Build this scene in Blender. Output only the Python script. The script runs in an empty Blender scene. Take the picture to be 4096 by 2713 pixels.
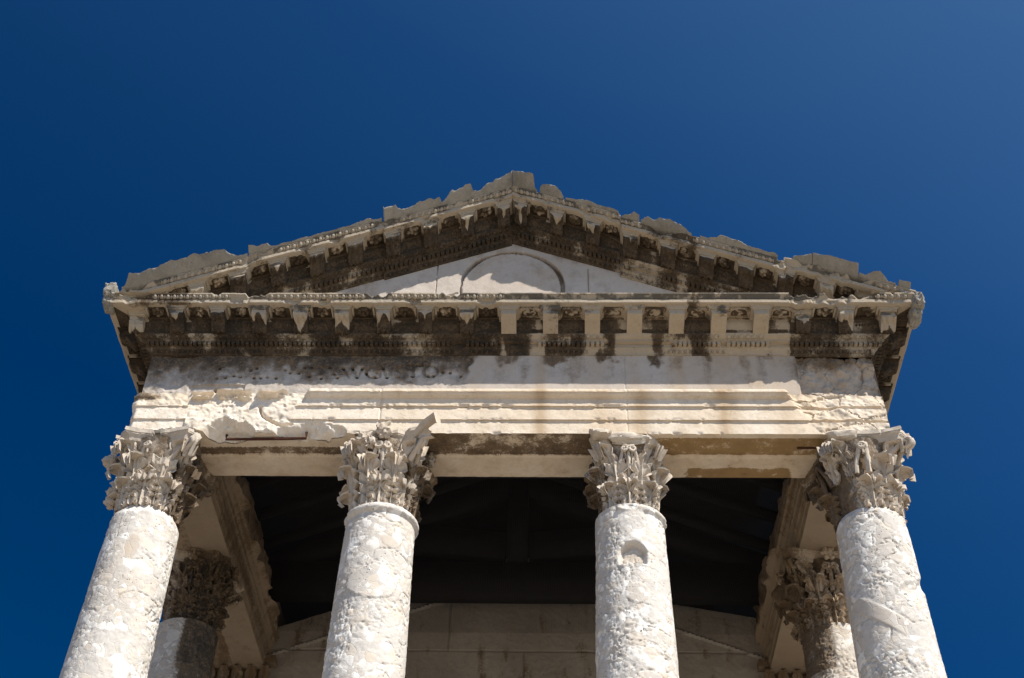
import bpy, math, random
import numpy as np
from mathutils import Matrix, Vector

# ------------------------------------------------------------------ scene, camera, light
scene = bpy.context.scene
col = scene.collection
Y0 = -0.33                      # face of the front frieze and architrave
CAM = np.array([0.44463136, -9.90674915, 1.6])
PITCH, YAW, ROLL, FPX = 0.773053934, -0.0435674540, 0.0309537583, 5093.65286
PW, PH = 4096.0, 2713.0

def cam_axes():
    f = np.array([math.sin(YAW)*math.cos(PITCH), math.cos(YAW)*math.cos(PITCH), math.sin(PITCH)])
    r0 = np.cross(f, [0, 0, 1]); r0 /= np.linalg.norm(r0); u0 = np.cross(r0, f)
    r = r0*math.cos(ROLL)+u0*math.sin(ROLL); u = -r0*math.sin(ROLL)+u0*math.cos(ROLL)
    return r, u, f
CR, CU, CF = cam_axes()
cd = bpy.data.cameras.new('camera'); camo = bpy.data.objects.new('camera', cd); col.objects.link(camo)
cd.sensor_width = 36; cd.sensor_fit = 'HORIZONTAL'; cd.lens = FPX/PW*36; cd.clip_end = 3000; cd.clip_start = .05
m = Matrix.Identity(4)
for i in range(3):
    m[i][0] = CR[i]; m[i][1] = CU[i]; m[i][2] = -CF[i]; m[i][3] = CAM[i]
camo.matrix_world = m
scene.camera = camo

SUN_ELEV = math.radians(49.0); SUN_AZ = math.radians(135.0)      # azimuth clockwise from +Y
w = bpy.data.worlds.new('World'); scene.world = w; w.use_nodes = True
nt = w.node_tree; nt.nodes.clear()
wo = nt.nodes.new('ShaderNodeOutputWorld'); bg = nt.nodes.new('ShaderNodeBackground')
sk = nt.nodes.new('ShaderNodeTexSky'); sk.sky_type = 'NISHITA'; sk.sun_disc = False
sk.sun_elevation = SUN_ELEV; sk.sun_rotation = SUN_AZ
sk.altitude = 1500; sk.air_density = 0.75; sk.dust_density = 0.35; sk.ozone_density = 4.0
# the photograph's sky is polarised: deepest at right angles to the sun, paling towards it
tcd = nt.nodes.new('ShaderNodeTexCoord'); dt = nt.nodes.new('ShaderNodeVectorMath'); dt.operation = 'DOT_PRODUCT'
dt.inputs[1].default_value = (math.sin(SUN_AZ)*math.cos(SUN_ELEV), math.cos(SUN_AZ)*math.cos(SUN_ELEV), math.sin(SUN_ELEV))
nt.links.new(tcd.outputs['Generated'], dt.inputs[0])
mr = nt.nodes.new('ShaderNodeMapRange'); mr.inputs[1].default_value = -.2; mr.inputs[2].default_value = .8; nt.links.new(dt.outputs['Value'], mr.inputs[0])
cr = nt.nodes.new('ShaderNodeValToRGB'); nt.links.new(mr.outputs[0], cr.inputs[0])
POL = [(-.15, (.0, .57, 1.0)), (.0, (.0, .60, 1.12)), (.17, (.14, .86, 1.38)), (.33, (.38, 1.22, 1.80)), (.52, (1.22, 2.08, 2.42)), (.70, (2.9, 2.9, 2.8))]
el_ = cr.color_ramp.elements
while len(el_) < len(POL): el_.new(.5)
for e_, (p_, c_) in zip(el_, POL): e_.position = p_+.2; e_.color = (*[q/3.0 for q in c_], 1)
pm = nt.nodes.new('ShaderNodeVectorMath'); pm.operation = 'MULTIPLY'; nt.links.new(sk.outputs[0], pm.inputs[0]); nt.links.new(cr.outputs[0], pm.inputs[1])
ps = nt.nodes.new('ShaderNodeVectorMath'); ps.operation = 'SCALE'; ps.inputs['Scale'].default_value = 3.0*.93; nt.links.new(pm.outputs[0], ps.inputs[0])
nt.links.new(ps.outputs[0], bg.inputs[0])
bg.inputs[1].default_value = 0.05
nt.links.new(bg.outputs[0], wo.inputs[0])
sl = bpy.data.lights.new('sun', 'SUN'); so = bpy.data.objects.new('sun', sl); col.objects.link(so)
sl.energy = 5.0; sl.angle = math.radians(.53); sl.color = (1.0, .945, .86)
sv = Vector((math.sin(SUN_AZ)*math.cos(SUN_ELEV), math.cos(SUN_AZ)*math.cos(SUN_ELEV), math.sin(SUN_ELEV)))
so.location = sv*40; so.rotation_euler = sv.to_track_quat('Z', 'Y').to_euler()
vs = scene.view_settings; vs.view_transform = 'Standard'; vs.look = 'None'; vs.exposure = 0.45; vs.gamma = 1.0
scene.cycles.max_bounces = 8; scene.cycles.diffuse_bounces = 5

# ------------------------------------------------------------------ noise
def _h(ix, iy, iz, seed):
    h = (ix.astype(np.uint32)*np.uint32(374761393) + iy.astype(np.uint32)*np.uint32(668265263)
         + iz.astype(np.uint32)*np.uint32(2147483647) + np.uint32((seed*974711+12345) & 0xffffffff))
    h = (h ^ (h >> np.uint32(13)))*np.uint32(1274126177)
    h = (h ^ (h >> np.uint32(16)))*np.uint32(2246822519)
    return ((h ^ (h >> np.uint32(15))) & np.uint32(0xffffff)).astype(np.float64)/float(0xffffff)
def vnoise(P, seed=0):
    with np.errstate(over='ignore'):
        i = np.floor(P).astype(np.int64); f = P-i; f = f*f*(3-2*f)
        out = 0
        for a in (0, 1):
            for b in (0, 1):
                for c in (0, 1):
                    wgt = (f[..., 0] if a else 1-f[..., 0])*(f[..., 1] if b else 1-f[..., 1])*(f[..., 2] if c else 1-f[..., 2])
                    out = out+wgt*_h(i[..., 0]+a, i[..., 1]+b, i[..., 2]+c, seed)
    return out
def fbm(P, sc, seed=0, oct=4):
    P = np.asarray(P)*np.asarray(sc); s = 0; a = .5; t = 0
    for k in range(oct):
        s = s+a*vnoise(P*2**k+17.3*k, seed+k); t += a; a *= .5
    return s/t-.5                      # about -.35..+.35
def worley(P, sc, seed=0):
    """returns F1, F2, id-hash of nearest"""
    P = np.asarray(P)*sc
    i = np.floor(P).astype(np.int64)
    f1 = np.full(P.shape[:-1], 9.); f2 = f1.copy(); idh = np.zeros(P.shape[:-1])
    with np.errstate(over='ignore'):
        for a in (-1, 0, 1):
            for b in (-1, 0, 1):
                for c in (-1, 0, 1):
                    cx, cy, cz = i[..., 0]+a, i[..., 1]+b, i[..., 2]+c
                    q = np.stack([cx+_h(cx, cy, cz, seed), cy+_h(cx, cy, cz, seed+1), cz+_h(cx, cy, cz, seed+2)], -1)
                    d = np.sqrt(((q-P)**2).sum(-1))
                    near = d < f1
                    f2 = np.where(near, f1, np.minimum(f2, d))
                    idh = np.where(near, _h(cx, cy, cz, seed+3), idh)
                    f1 = np.where(near, d, f1)
    return f1, f2, idh
def sstep(a, b, x):
    t = np.clip((x-a)/(b-a), 0, 1); return t*t*(3-2*t)

# ------------------------------------------------------------------ mesh building
class MB:
    def __init__(s): s.v = []; s.f = []; s.a = []; s.n = 0
    def grid(s, P, stain=0., ochre=0., wash=0., cu=False, cv=False, flip=False):
        P = np.asarray(P, float); nu, nv = P.shape[:2]
        A = np.zeros((nu, nv, 3)); A[..., 0] = stain; A[..., 1] = ochre; A[..., 2] = wash
        idx = np.arange(nu*nv).reshape(nu, nv)+s.n
        if cu: idx = np.vstack([idx, idx[:1]])
        if cv: idx = np.hstack([idx, idx[:, :1]])
        q = np.stack([idx[:-1, :-1], idx[1:, :-1], idx[1:, 1:], idx[:-1, 1:]], -1).reshape(-1, 4)
        if flip: q = q[:, ::-1]
        s.v.append(P.reshape(-1, 3)); s.a.append(A.reshape(-1, 3)); s.f.append(q); s.n += nu*nv
        return s
    def faces(s, P, F, stain=0., ochre=0., wash=0.):
        P = np.asarray(P, float).reshape(-1, 3); A = np.zeros((len(P), 3)); A[:, 0] = stain; A[:, 1] = ochre; A[:, 2] = wash
        s.v.append(P); s.a.append(A); s.f.append(np.asarray(F)+s.n); s.n += len(P); return s
    def box(s, x0, x1, y0, y1, z0, z1, **k):
        P = [(x, y, z) for z in (z0, z1) for y in (y0, y1) for x in (x0, x1)]
        F = [(0, 2, 3, 1), (4, 5, 7, 6), (0, 1, 5, 4), (2, 6, 7, 3), (0, 4, 6, 2), (1, 3, 7, 5)]
        return s.faces(P, F, **k)
    def build(s, name, mat, parent=None, smooth=True, ang=38, recalc=False):
        me = bpy.data.meshes.new(name)
        V = np.concatenate(s.v); A = np.concatenate(s.a)
        org = (V.min(0)+V.max(0))/2; org[2] = V[:, 2].min()
        loops = []; starts = []; tot = 0
        for F in s.f:
            F = np.asarray(F); k = F.shape[1]
            loops.append(F.reshape(-1)); starts.append(tot+np.arange(len(F))*k); tot += F.size
        L = np.concatenate(loops).astype(np.int32); S = np.concatenate(starts).astype(np.int32)
        me.vertices.add(len(V)); me.vertices.foreach_set('co', (V-org).astype(np.float32).ravel())
        me.loops.add(len(L)); me.loops.foreach_set('vertex_index', L)
        me.polygons.add(len(S)); me.polygons.foreach_set('loop_start', S)
        me.update(calc_edges=True)
        for k, n in enumerate(('stain', 'ochre', 'wash')):
            at = me.attributes.new(n, 'FLOAT', 'POINT'); at.data.foreach_set('value', A[:, k].astype(np.float32))
        me.validate()
        if smooth:
            me.polygons.foreach_set('use_smooth', np.ones(len(me.polygons), bool)); me.set_sharp_from_angle(angle=math.radians(ang))
        me.materials.append(mat)
        o = bpy.data.objects.new(name, me); col.objects.link(o)
        o.location = org
        if parent is not None:
            o.parent = parent
            pl = Vector(parent.location); p = parent.parent
            while p is not None: pl += Vector(p.location); p = p.parent
            o.location = Vector(org)-pl
        return o

# ------------------------------------------------------------------ materials
def stone(name, a, b, dark=(.030, .022, .015), brown=(.105, .070, .040), bump=.5, bscale=1.0, pits=.5, ochre=(.34, .20, .06),
          wash=(.42, .30, .18), kind='plain', edge=.16):
    mt = bpy.data.materials.new(name); mt.use_nodes = True; n = mt.node_tree; N = n.nodes; L = n.links
    pb = N['Principled BSDF']; pb.inputs['Roughness'].default_value = .92; pb.inputs['Specular IOR Level'].default_value = .15
    geo = N.new('ShaderNodeNewGeometry')
    def noise(sc, det=5, ro=.6, dist=0., vec=None):
        t = N.new('ShaderNodeTexNoise'); t.inputs['Scale'].default_value = sc; t.inputs['Detail'].default_value = det
        t.inputs['Roughness'].default_value = ro; t.inputs['Distortion'].default_value = dist
        L.new(vec if vec is not None else geo.outputs['Position'], t.inputs['Vector']); return t.outputs['Fac']
    def math_(op, x, y=None, clamp=False):
        t = N.new('ShaderNodeMath'); t.operation = op; t.use_clamp = clamp
        for i, q in enumerate((x, y)):
            if q is None: continue
            if isinstance(q, (int, float)): t.inputs[i].default_value = q
            else: L.new(q, t.inputs[i])
        return t.outputs[0]
    def ramp(x, lo, hi):
        t = N.new('ShaderNodeMapRange'); t.interpolation_type = 'SMOOTHSTEP'
        t.inputs[1].default_value = lo; t.inputs[2].default_value = hi; L.new(x, t.inputs[0]); return t.outputs[0]
    def mix(f, x, y, mode='MIX'):
        t = N.new('ShaderNodeMix'); t.data_type = 'RGBA'; t.blend_type = mode
        if isinstance(f, float): t.inputs[0].default_value = f
        else: L.new(f, t.inputs[0])
        for i, q in ((6, x), (7, y)):
            if isinstance(q, tuple): t.inputs[i].default_value = (*q, 1)
            else: L.new(q, t.inputs[i])
        return t.outputs[2]
    def attr(nm):
        t = N.new('ShaderNodeAttribute'); t.attribute_name = nm; return t.outputs['Fac']
    mp = N.new('ShaderNodeMapping'); mp.inputs['Scale'].default_value = (5, 5, .7); L.new(geo.outputs['Position'], mp.inputs[0])
    big, med, fine = noise(1.1, 4), noise(7, 6, .65), noise(38, 5, .7)
    streak = noise(1.6, 4, .6, 0, mp.outputs[0])
    c = mix(ramp(big, .35, .65), a, b)
    c = mix(ramp(med, .45, .75), c, tuple(q*.82 for q in a))
    g = math_('ADD', .80, math_('MULTIPLY', fine, .4)); gv = N.new('ShaderNodeCombineColor')
    for i in range(3): L.new(g, gv.inputs[i])
    c = mix(1.0, c, gv.outputs[0], 'MULTIPLY')
    hgt = math_('ADD', math_('MULTIPLY', fine, .5), med)
    if kind == 'breccia':
        def vor(sc, rnd=1.0, feat='F1'):
            t = N.new('ShaderNodeTexVoronoi'); t.feature = feat; t.inputs['Scale'].default_value = sc; t.inputs['Randomness'].default_value = rnd
            dn = N.new('ShaderNodeTexNoise'); dn.inputs['Scale'].default_value = 9; dn.inputs['Detail'].default_value = 3
            L.new(geo.outputs['Position'], dn.inputs['Vector'])
            vm = N.new('ShaderNodeVectorMath'); vm.operation = 'MULTIPLY_ADD'; vm.inputs[1].default_value = (.06, .06, .06)
            L.new(dn.outputs['Color'], vm.inputs[0]); L.new(geo.outputs['Position'], vm.inputs[2]); L.new(vm.outputs[0], t.inputs['Vector']); return t
        sel = ramp(noise(2.3, 2), .46, .52)
        e1 = vor(9, 1, 'DISTANCE_TO_EDGE').outputs['Distance']; c1 = vor(9).outputs['Color']
        e2 = vor(21, 1, 'DISTANCE_TO_EDGE').outputs['Distance']; c2 = vor(21).outputs['Color']
        e3 = vor(44, 1, 'DISTANCE_TO_EDGE').outputs['Distance']
        ee = mix(sel, ramp(e1, .0, .05), ramp(e2, .0, .12))
        cc = mix(sel, c1, c2)
        sp = N.new('ShaderNodeSeparateColor'); L.new(cc, sp.inputs[0])
        c = mix(ramp(sp.outputs[0], .6, 1.1), c, (.64, .57, .48))
        c = mix(ramp(sp.outputs[1], .62, .9), c, (.80, .77, .71))
        c = mix(ramp(sp.outputs[2], .86, 1.05), c, (.60, .52, .42))
        gap = mix(ee, (1., 1., 1.), (0., 0., 0.)); gs = N.new('ShaderNodeSeparateColor'); L.new(gap, gs.inputs[0])
        gsel = math_('MULTIPLY', gs.outputs[0], ramp(noise(4, 3), .42, .6))
        c = mix(math_('MULTIPLY', gsel, .10), c, (.40, .35, .28))
        eg = N.new('ShaderNodeSeparateColor'); L.new(ee, eg.inputs[0])
        hgt = math_('ADD', math_('MULTIPLY', hgt, .6), math_('MULTIPLY', eg.outputs[0], .22))
        s2 = N.new('ShaderNodeSeparateColor'); L.new(c2, s2.inputs[0]); s3 = N.new('ShaderNodeSeparateColor'); L.new(vor(44).outputs['Color'], s3.inputs[0])
        hgt = math_('ADD', hgt, math_('MULTIPLY', sp.outputs[1], .40)); hgt = math_('ADD', hgt, math_('MULTIPLY', math_('MULTIPLY', s2.outputs[0], sel), .45))
        hgt = math_('ADD', hgt, math_('MULTIPLY', math_('MULTIPLY', s3.outputs[0], sel), .45))
    pv = N.new('ShaderNodeTexVoronoi'); pv.inputs['Scale'].default_value = 26; L.new(geo.outputs['Position'], pv.inputs['Vector'])
    pit = math_('MULTIPLY', math_('SUBTRACT', 1.0, ramp(pv.outputs['Distance'], .10, .22)), ramp(noise(5, 3), .52, .62))
    c = mix(math_('MULTIPLY', pit, pits*.5), c, (.16, .12, .08))
    # soft rust-coloured runs, ochre crust, dark crust: stains carried by the stone; the dark channel also takes painted shade
    wv = math_('MULTIPLY', attr('wash'), math_('ADD', .35, math_('MULTIPLY', streak, 1.1)), True)
    c = mix(math_('MULTIPLY', wv, .8), c, wash)
    oc = ramp(math_('ADD', attr('ochre'), math_('SUBTRACT', math_('ADD', math_('MULTIPLY', med, .8), math_('MULTIPLY', fine, .3)), .55)), .44, .58)
    c = mix(math_('MULTIPLY', oc, .85), c, mix(med, ochre, tuple(q*.45 for q in ochre)))
    grit = noise(95, 3, .7)
    jit = math_('SUBTRACT', math_('ADD', math_('ADD', math_('ADD', math_('MULTIPLY', med, .6), math_('MULTIPLY', fine, .7)), math_('MULTIPLY', streak, .6)), math_('MULTIPLY', grit, .4)), 1.15)
    st = ramp(math_('ADD', attr('stain'), jit), .5-edge, .5+edge)
    deep = ramp(math_('ADD', attr('stain'), math_('SUBTRACT', math_('MULTIPLY', big, 1.2), .6)), .55, 1.05)
    dk = mix(deep, brown, dark)
    dk = mix(ramp(math_('ADD', math_('MULTIPLY', fine, .6), math_('MULTIPLY', med, .5)),   .48, .68), dk, tuple(q*1.6 for q in brown))
    c = mix(math_('MULTIPLY', st, .93), c, dk)
    L.new(c, pb.inputs['Base Color'])
    bp = N.new('ShaderNodeBump'); bp.inputs['Strength'].default_value = bump; bp.inputs['Distance'].default_value = .012*bscale
    L.new(math_('SUBTRACT', hgt, math_('MULTIPLY', pit, .8*pits)), bp.inputs['Height']); L.new(bp.outputs[0], pb.inputs['Normal'])
    return mt
M_WHITE = stone('weathered_white_limestone', (.72, .60, .455), (.76, .68, .57))
M_CORN = stone('crusted_limestone', (.40, .345, .265), (.34, .305, .25), dark=(.014, .010, .007), brown=(.052, .035, .021), ochre=(.115, .106, .090), bump=.8)
M_SIMA = stone('lichened_limestone', (.235, .226, .20), (.30, .285, .25), dark=(.085, .082, .071), brown=(.145, .136, .117), bump=1.0)
M_CAP = stone('carved_limestone', (.57, .495, .405), (.50, .44, .365), bump=.6)
M_SHAFT = stone('white_breccia', (.60, .566, .516), (.53, .495, .445), bump=.45, bscale=1.1, pits=1.6, kind='breccia')
M_TYMP = stone('smooth_pale_limestone', (.47, .42, .37), (.52, .47, .415), bump=.35, edge=.34)
M_INNER = stone('grey_brown_limestone', (.28, .235, .185), (.22, .185, .148), bump=.8)

def plain(name, c, rough=.8, c2=None, sc=6, metal=0., bump=.2):
    mt = bpy.data.materials.new(name); mt.use_nodes = True; N = mt.node_tree.nodes; L = mt.node_tree.links
    pb = N['Principled BSDF']; pb.inputs['Roughness'].default_value = rough; pb.inputs['Metallic'].default_value = metal
    pb.inputs['Specular IOR Level'].default_value = .2
    g = N.new('ShaderNodeNewGeometry'); t = N.new('ShaderNodeTexNoise'); t.inputs['Scale'].default_value = sc; t.inputs['Detail'].default_value = 6
    L.new(g.outputs['Position'], t.inputs['Vector'])
    x = N.new('ShaderNodeMix'); x.data_type = 'RGBA'; L.new(t.outputs['Fac'], x.inputs[0])
    x.inputs[6].default_value = (*c, 1); x.inputs[7].default_value = (*(c2 or tuple(q*.6 for q in c)), 1)
    L.new(x.outputs[2], pb.inputs['Base Color'])
    b = N.new('ShaderNodeBump'); b.inputs['Strength'].default_value = bump; b.inputs['Distance'].default_value = .01
    L.new(t.outputs['Fac'], b.inputs['Height']); L.new(b.outputs[0], pb.inputs['Normal'])
    return mt
M_CELLA = stone('dark_weathered_ashlar', (.37, .35, .315), (.28, .265, .24), bump=.9)
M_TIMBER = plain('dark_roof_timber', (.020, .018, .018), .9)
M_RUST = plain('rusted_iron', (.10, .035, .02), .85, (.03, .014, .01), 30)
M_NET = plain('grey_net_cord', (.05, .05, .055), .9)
M_PAVE = plain('pale_stone_paving', (.36, .31, .25), .8, (.28, .24, .19), .8)
M_TUFT = plain('dry_grass', (.42, .27, .11), .9, (.25, .15, .06), 40)

# ------------------------------------------------------------------ ground
g = MB(); g.grid(np.array([[(x, y, 0.) for y in (-600, -30, 60, 600)] for x in (-600, -30, 30, 600)]))
ground = g.build('ground', M_PAVE, smooth=False); ground['kind'] = 'structure'; ground['label'] = 'pale stone paving of the square before the temple'

temple = bpy.data.objects.new('temple', None); col.objects.link(temple); temple.location = (0, 6, 0)
temple['label'] = 'weathered white stone temple front with columns, stained cornices and broken pediment'
temple['category'] = 'temple'
R = random.Random(7)
ZP = 1.75                          # top of the podium
ZN, ZA = 8.80, 9.66                # neck of the shafts, underside of the architrave

# ------------------------------------------------------------------ podium, steps, cella (mostly below the frame)
b = MB(); b.box(-4.2, 4.2, -.75, 17.2, 0, ZP); b.build('podium', M_INNER, temple, smooth=False)
b = MB()
for i in range(7): b.box(-3.6, 3.6, -.752-.30*(i+1), -.752-.30*i, 0, ZP-.22*(i+1))
b.build('stairs', M_WHITE, temple, smooth=False)

# ------------------------------------------------------------------ columns
COLS = [(-3.45, 0.0), (-1.185, 0.0), (1.185, 0.0), (3.45, 0.0), (-3.47, 2.03), (3.42, 2.03)]
def shaft_r(z): t = (z-ZP-.45)/(ZN-ZP-.45); return .43-.105*np.clip(t, 0, 1)**1.35
def make_shaft(k):
    cx, cy = COLS[k]
    zs = np.concatenate([np.linspace(ZP+.45, 6.3, 40), np.linspace(6.31, ZN+.02, 250)])
    th = np.linspace(0, 2*math.pi, 240, endpoint=False)
    Z, T = np.meshgrid(zs, th, indexing='ij')
    Rr = shaft_r(Z)
    Pn = np.stack([np.sin(T)*.34, -np.cos(T)*.34, Z], -1)+k*13.7
    w1, w2, wid = worley(Pn+.05*np.stack([fbm(Pn, 6, 91), fbm(Pn, 6, 92), fbm(Pn, 6, 93)], -1), 7.5, 50+k)
    x1, x2, xid = worley(Pn, 17., 70+k)
    rough = sstep(.0, .12, fbm(Pn, 2.2, 31+k))
    amp = (1.0 if k != 3 else 1.5)
    d = amp*(.004*(sstep(0, .10, w2-w1)-1)*(.1+.9*rough) + .007*rough*(sstep(0, .2, x2-x1)-1) + .005*(xid-.5)*rough + .008*(wid-.6)*rough)
    d += .012*fbm(Pn, 1.6, 5) + .008*fbm(Pn, 28, 8)
    for q_, sc_ in ((11, 1.5), (12, 2.4), (13, 3.6)):          # wandering cracks
        cf = fbm(Pn*np.array([1, 1, 1.5]), sc_, q_+k, 4); d -= .010*sstep(.012, .003, np.abs(cf))*sstep(-.02, .08, fbm(Pn, 1.9, q_+40+k))
    d -= .006*np.clip(fbm(Pn, 45, 7, 3)-.12, 0, .3)/.1*(.4+rough)
    stain = .10+.9*np.clip(fbm(Pn*np.array([2.5, 2.5, .6]), 1.6, 15+k, 4)-.10, 0, .3); ochre = np.zeros_like(d); wash = .06+.9*np.clip(fbm(Pn, 1.3, 25+k, 4)+.02, 0, .4)
    a = (T+math.pi) % (2*math.pi)-math.pi            # 0 = towards the front
    neck = (Z-ZN)
    if k == 0:
        d -= .05*sstep(-.10, .02, neck+.10*fbm(Pn, 4, 3))
        pt = ((a-.15)/.22)**2+((Z-8.28)/.16)**2+1.6*fbm(Pn, 5, 17) < .7
        d = np.where(pt, -.002+.006*fbm(Pn, 9, 3), d); wash = np.where(pt, .45, wash)
    if k == 1:
        ring = np.exp(-((neck+.035)/.035)**4); keep = sstep(-.22, -.1, fbm(Pn, 3, 41))
        d += .036*ring*keep
        pt = ((a-.1)/.8)**2+((Z-7.93)/.20)**2+1.2*fbm(Pn, 4, 19) < .8
        d = np.where(pt, .010+.004*fbm(Pn, 12, 3), d)
        pt = ((a-.5)/.35)**2+((Z-8.42)/.10)**2+1.2*fbm(Pn, 4, 23) < .7
        d = np.where(pt, .004, d); wash = np.where(pt, .35, wash)
    if k == 2:
        ring = np.exp(-((neck+.03)/.03)**4); keep = sstep(.0, .08, fbm(Pn, 3, 44))*(a > -.4)
        d += .03*ring*keep
        d -= .065*sstep(.40, .34, np.abs(a+.02)+.15*fbm(Pn, 8, 61))*sstep(8.145, 8.165, Z)*sstep(8.40, 8.36, Z+.55*(a+.02)**2)
        pt = ((a-.05)/.34)**2+((Z-7.83)/.13)**2+1.2*fbm(Pn, 4, 29) < .7
        d = np.where(pt, .006+.004*fbm(Pn, 12, 3), d); wash = np.where(pt, .25, wash)
    if k == 3:
        band = sstep(.10, .085, np.abs(Z-7.66+.30*(a+.5)))*(a < .05)*(a > -1.9)
        d = d*(1-band)+band*.006; wash = np.where(band > .5, .25, wash)
        d -= .022*sstep(.10, .02, np.abs(Z-7.80-.22*a+.1*fbm(Pn, 5, 3)))*(a > -.05)
        d -= .03*sstep(-.05, .02, neck+.12*fbm(Pn, 4, 3))
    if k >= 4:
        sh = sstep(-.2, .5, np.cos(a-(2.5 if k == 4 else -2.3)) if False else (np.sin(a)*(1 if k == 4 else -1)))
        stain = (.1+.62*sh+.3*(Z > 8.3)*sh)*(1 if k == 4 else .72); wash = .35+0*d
    Rr = Rr+d
    P = np.stack([cx+Rr*np.sin(T), cy-Rr*np.cos(T), Z], -1)
    if k == 2:
        wash = np.where(d < -.05, .5, wash)
    mb = MB(); mb.grid(P, stain, ochre, wash, cv=True, flip=False)
    # attic base
    prof = [(.60, ZP), (.60, ZP+.14), (.58, ZP+.141), (.61, ZP+.19), (.58, ZP+.25), (.50, ZP+.26), (.48, ZP+.31), (.51, ZP+.33), (.53, ZP+.37), (.50, ZP+.42), (.45, ZP+.43), (.435, ZP+.45)]
    t2 = np.linspace(0, 2*math.pi, 48, endpoint=False)
    mb.grid(np.array([[(cx+r*math.sin(t), cy-r*math.cos(t), z) for t in t2] for r, z in prof]), cv=True)
    return mb.build('column', M_SHAFT, temple, ang=60)

def bell_r(h): return .29+.02*h+.13*np.clip(h, 0, 1)**3.2
def leaf(mb, th0, H, h0, width, rng, out=.035, tilt=0., tip=1.0, stain=0., r_add=0., C=(0, 0), lobes=5.5, wash=.1, er=1.0):
    ns, ntn = 44, 25
    s = np.linspace(0, 1, ns); tip = tip
    smax = .55+.45*tip
    s = s*smax
    up = np.clip(s/.68, 0, 1); ar = np.clip((s-.68)/.32, 0, 1)*math.radians(215)
    rc = .045+.12*H*.25
    h = h0+H*up+rc*np.sin(ar)*(s > .68)
    rr = bell_r(np.clip((h0+H*up), 0, 1))+.02+r_add+out*up**2+rc*(1-np.cos(ar))
    wd = width*(.62+.50*np.sin(np.clip(s/.8, 0, 1)*math.pi*.62)-.95*np.clip((s-.70)/.30, 0, 1)**1.6)
    saw = np.abs(np.sin(math.pi*lobes*s+.4))
    wd = np.maximum(wd*(.52+.48*saw**.6), .012)
    t = np.linspace(-1, 1, ntn)
    S, Tt = np.meshgrid(s, t, indexing='ij')
    rad = rr[:, None]+.020*np.exp(-(Tt/.16)**2)-.016*np.exp(-((np.abs(Tt)-.30)/.12)**2)+.030*np.abs(Tt)**2.2
    rad += .010*np.cos(2*math.pi*(lobes*S-1.1*np.abs(Tt)))*np.clip(np.abs(Tt)*2, 0, 1)
    nch = (1-np.abs(np.sin(math.pi*(lobes*S+.4/math.pi-.55*np.abs(Tt)))))**2
    rad -= .030*nch*sstep(.25, .6, np.abs(Tt))*(S < .85)
    rad += .011*np.cos(math.pi*6*Tt)*sstep(.95, .4, S)*(np.abs(Tt) < .8)
    th = th0+Tt*(wd/np.maximum(rr, .2))[:, None]+tilt*(S**1.5)
    hh = h[:, None]+.035*np.abs(Tt)*(1-S*.6)*(S > .1)-.02*np.abs(Tt)*(S > .75)
    def pos(rad, th, hh): return np.stack([C[0]+rad*np.sin(th), C[1]-rad*np.cos(th), ZN+hh], -1)
    F = pos(rad, th, hh); Bk = pos(rad-.022*np.cos(ar*.5)[:, None], th, hh-.016*np.sin(np.minimum(ar, math.pi))[:, None])
    P = np.concatenate([F, Bk[:, ::-1]], 1)
    nz = np.stack([fbm(P, 22, 61), fbm(P, 22, 62), fbm(P, 22, 63)], -1)
    P = P+er*.012*nz
    mb.grid(P, stain, 0, wash, cv=True)
    mb.faces(P[-1], [list(range(P.shape[1]))], stain, 0, wash)
def tube(mb, pts, rad, n=8, er=.0, stain=0., wash=0., sx=1.0):
    pts = np.asarray(pts, float); rad = np.broadcast_to(np.asarray(rad, float), (len(pts),))
    tg = np.gradient(pts, axis=0); tg /= np.linalg.norm(tg, axis=1)[:, None]+1e-9
    ref = np.array([.123, .31, .94]); ring = []
    for p, t, r in zip(pts, tg, rad):
        a = np.cross(t, ref); a /= np.linalg.norm(a)+1e-9; bb = np.cross(t, a)
        ring.append([p+r*(math.cos(q)*a+sx*math.sin(q)*bb) for q in np.linspace(0, 2*math.pi, n, endpoint=False)])
    P = np.array(ring)
    if er: P = P+er*np.stack([fbm(P, 25, 71), fbm(P, 25, 72), fbm(P, 25, 73)], -1)
    st = stain; mb.grid(P, st, 0, wash, cv=True)
    mb.faces(P[-1], [list(range(n))], stain, 0, wash); mb.faces(P[0], [list(range(n))[::-1]], stain, 0, wash)
def lump(mb, c, s, seed=0, amp=.35, n=14, stain=0., wash=0., sc=5., sq=1.0):
    u = np.linspace(0, math.pi, n); v = np.linspace(0, 2*math.pi, 2*n, endpoint=False)
    U, V = np.meshgrid(u, v, indexing='ij')
    D = np.stack([np.sin(U)*np.cos(V), np.sin(U)*np.sin(V), np.cos(U)], -1)
    if sq != 1: D = np.sign(D)*np.abs(D)**sq
    P = D*(1+amp*2*fbm(D*1.0+seed*7.1, sc*.4, seed, 5)+amp*1.0*fbm(D+seed*3.3, sc*1.3, seed+9, 4))[..., None]*np.array(s)+np.array(c)
    mb.grid(P, stain, 0, wash, cv=True, flip=True)

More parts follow.
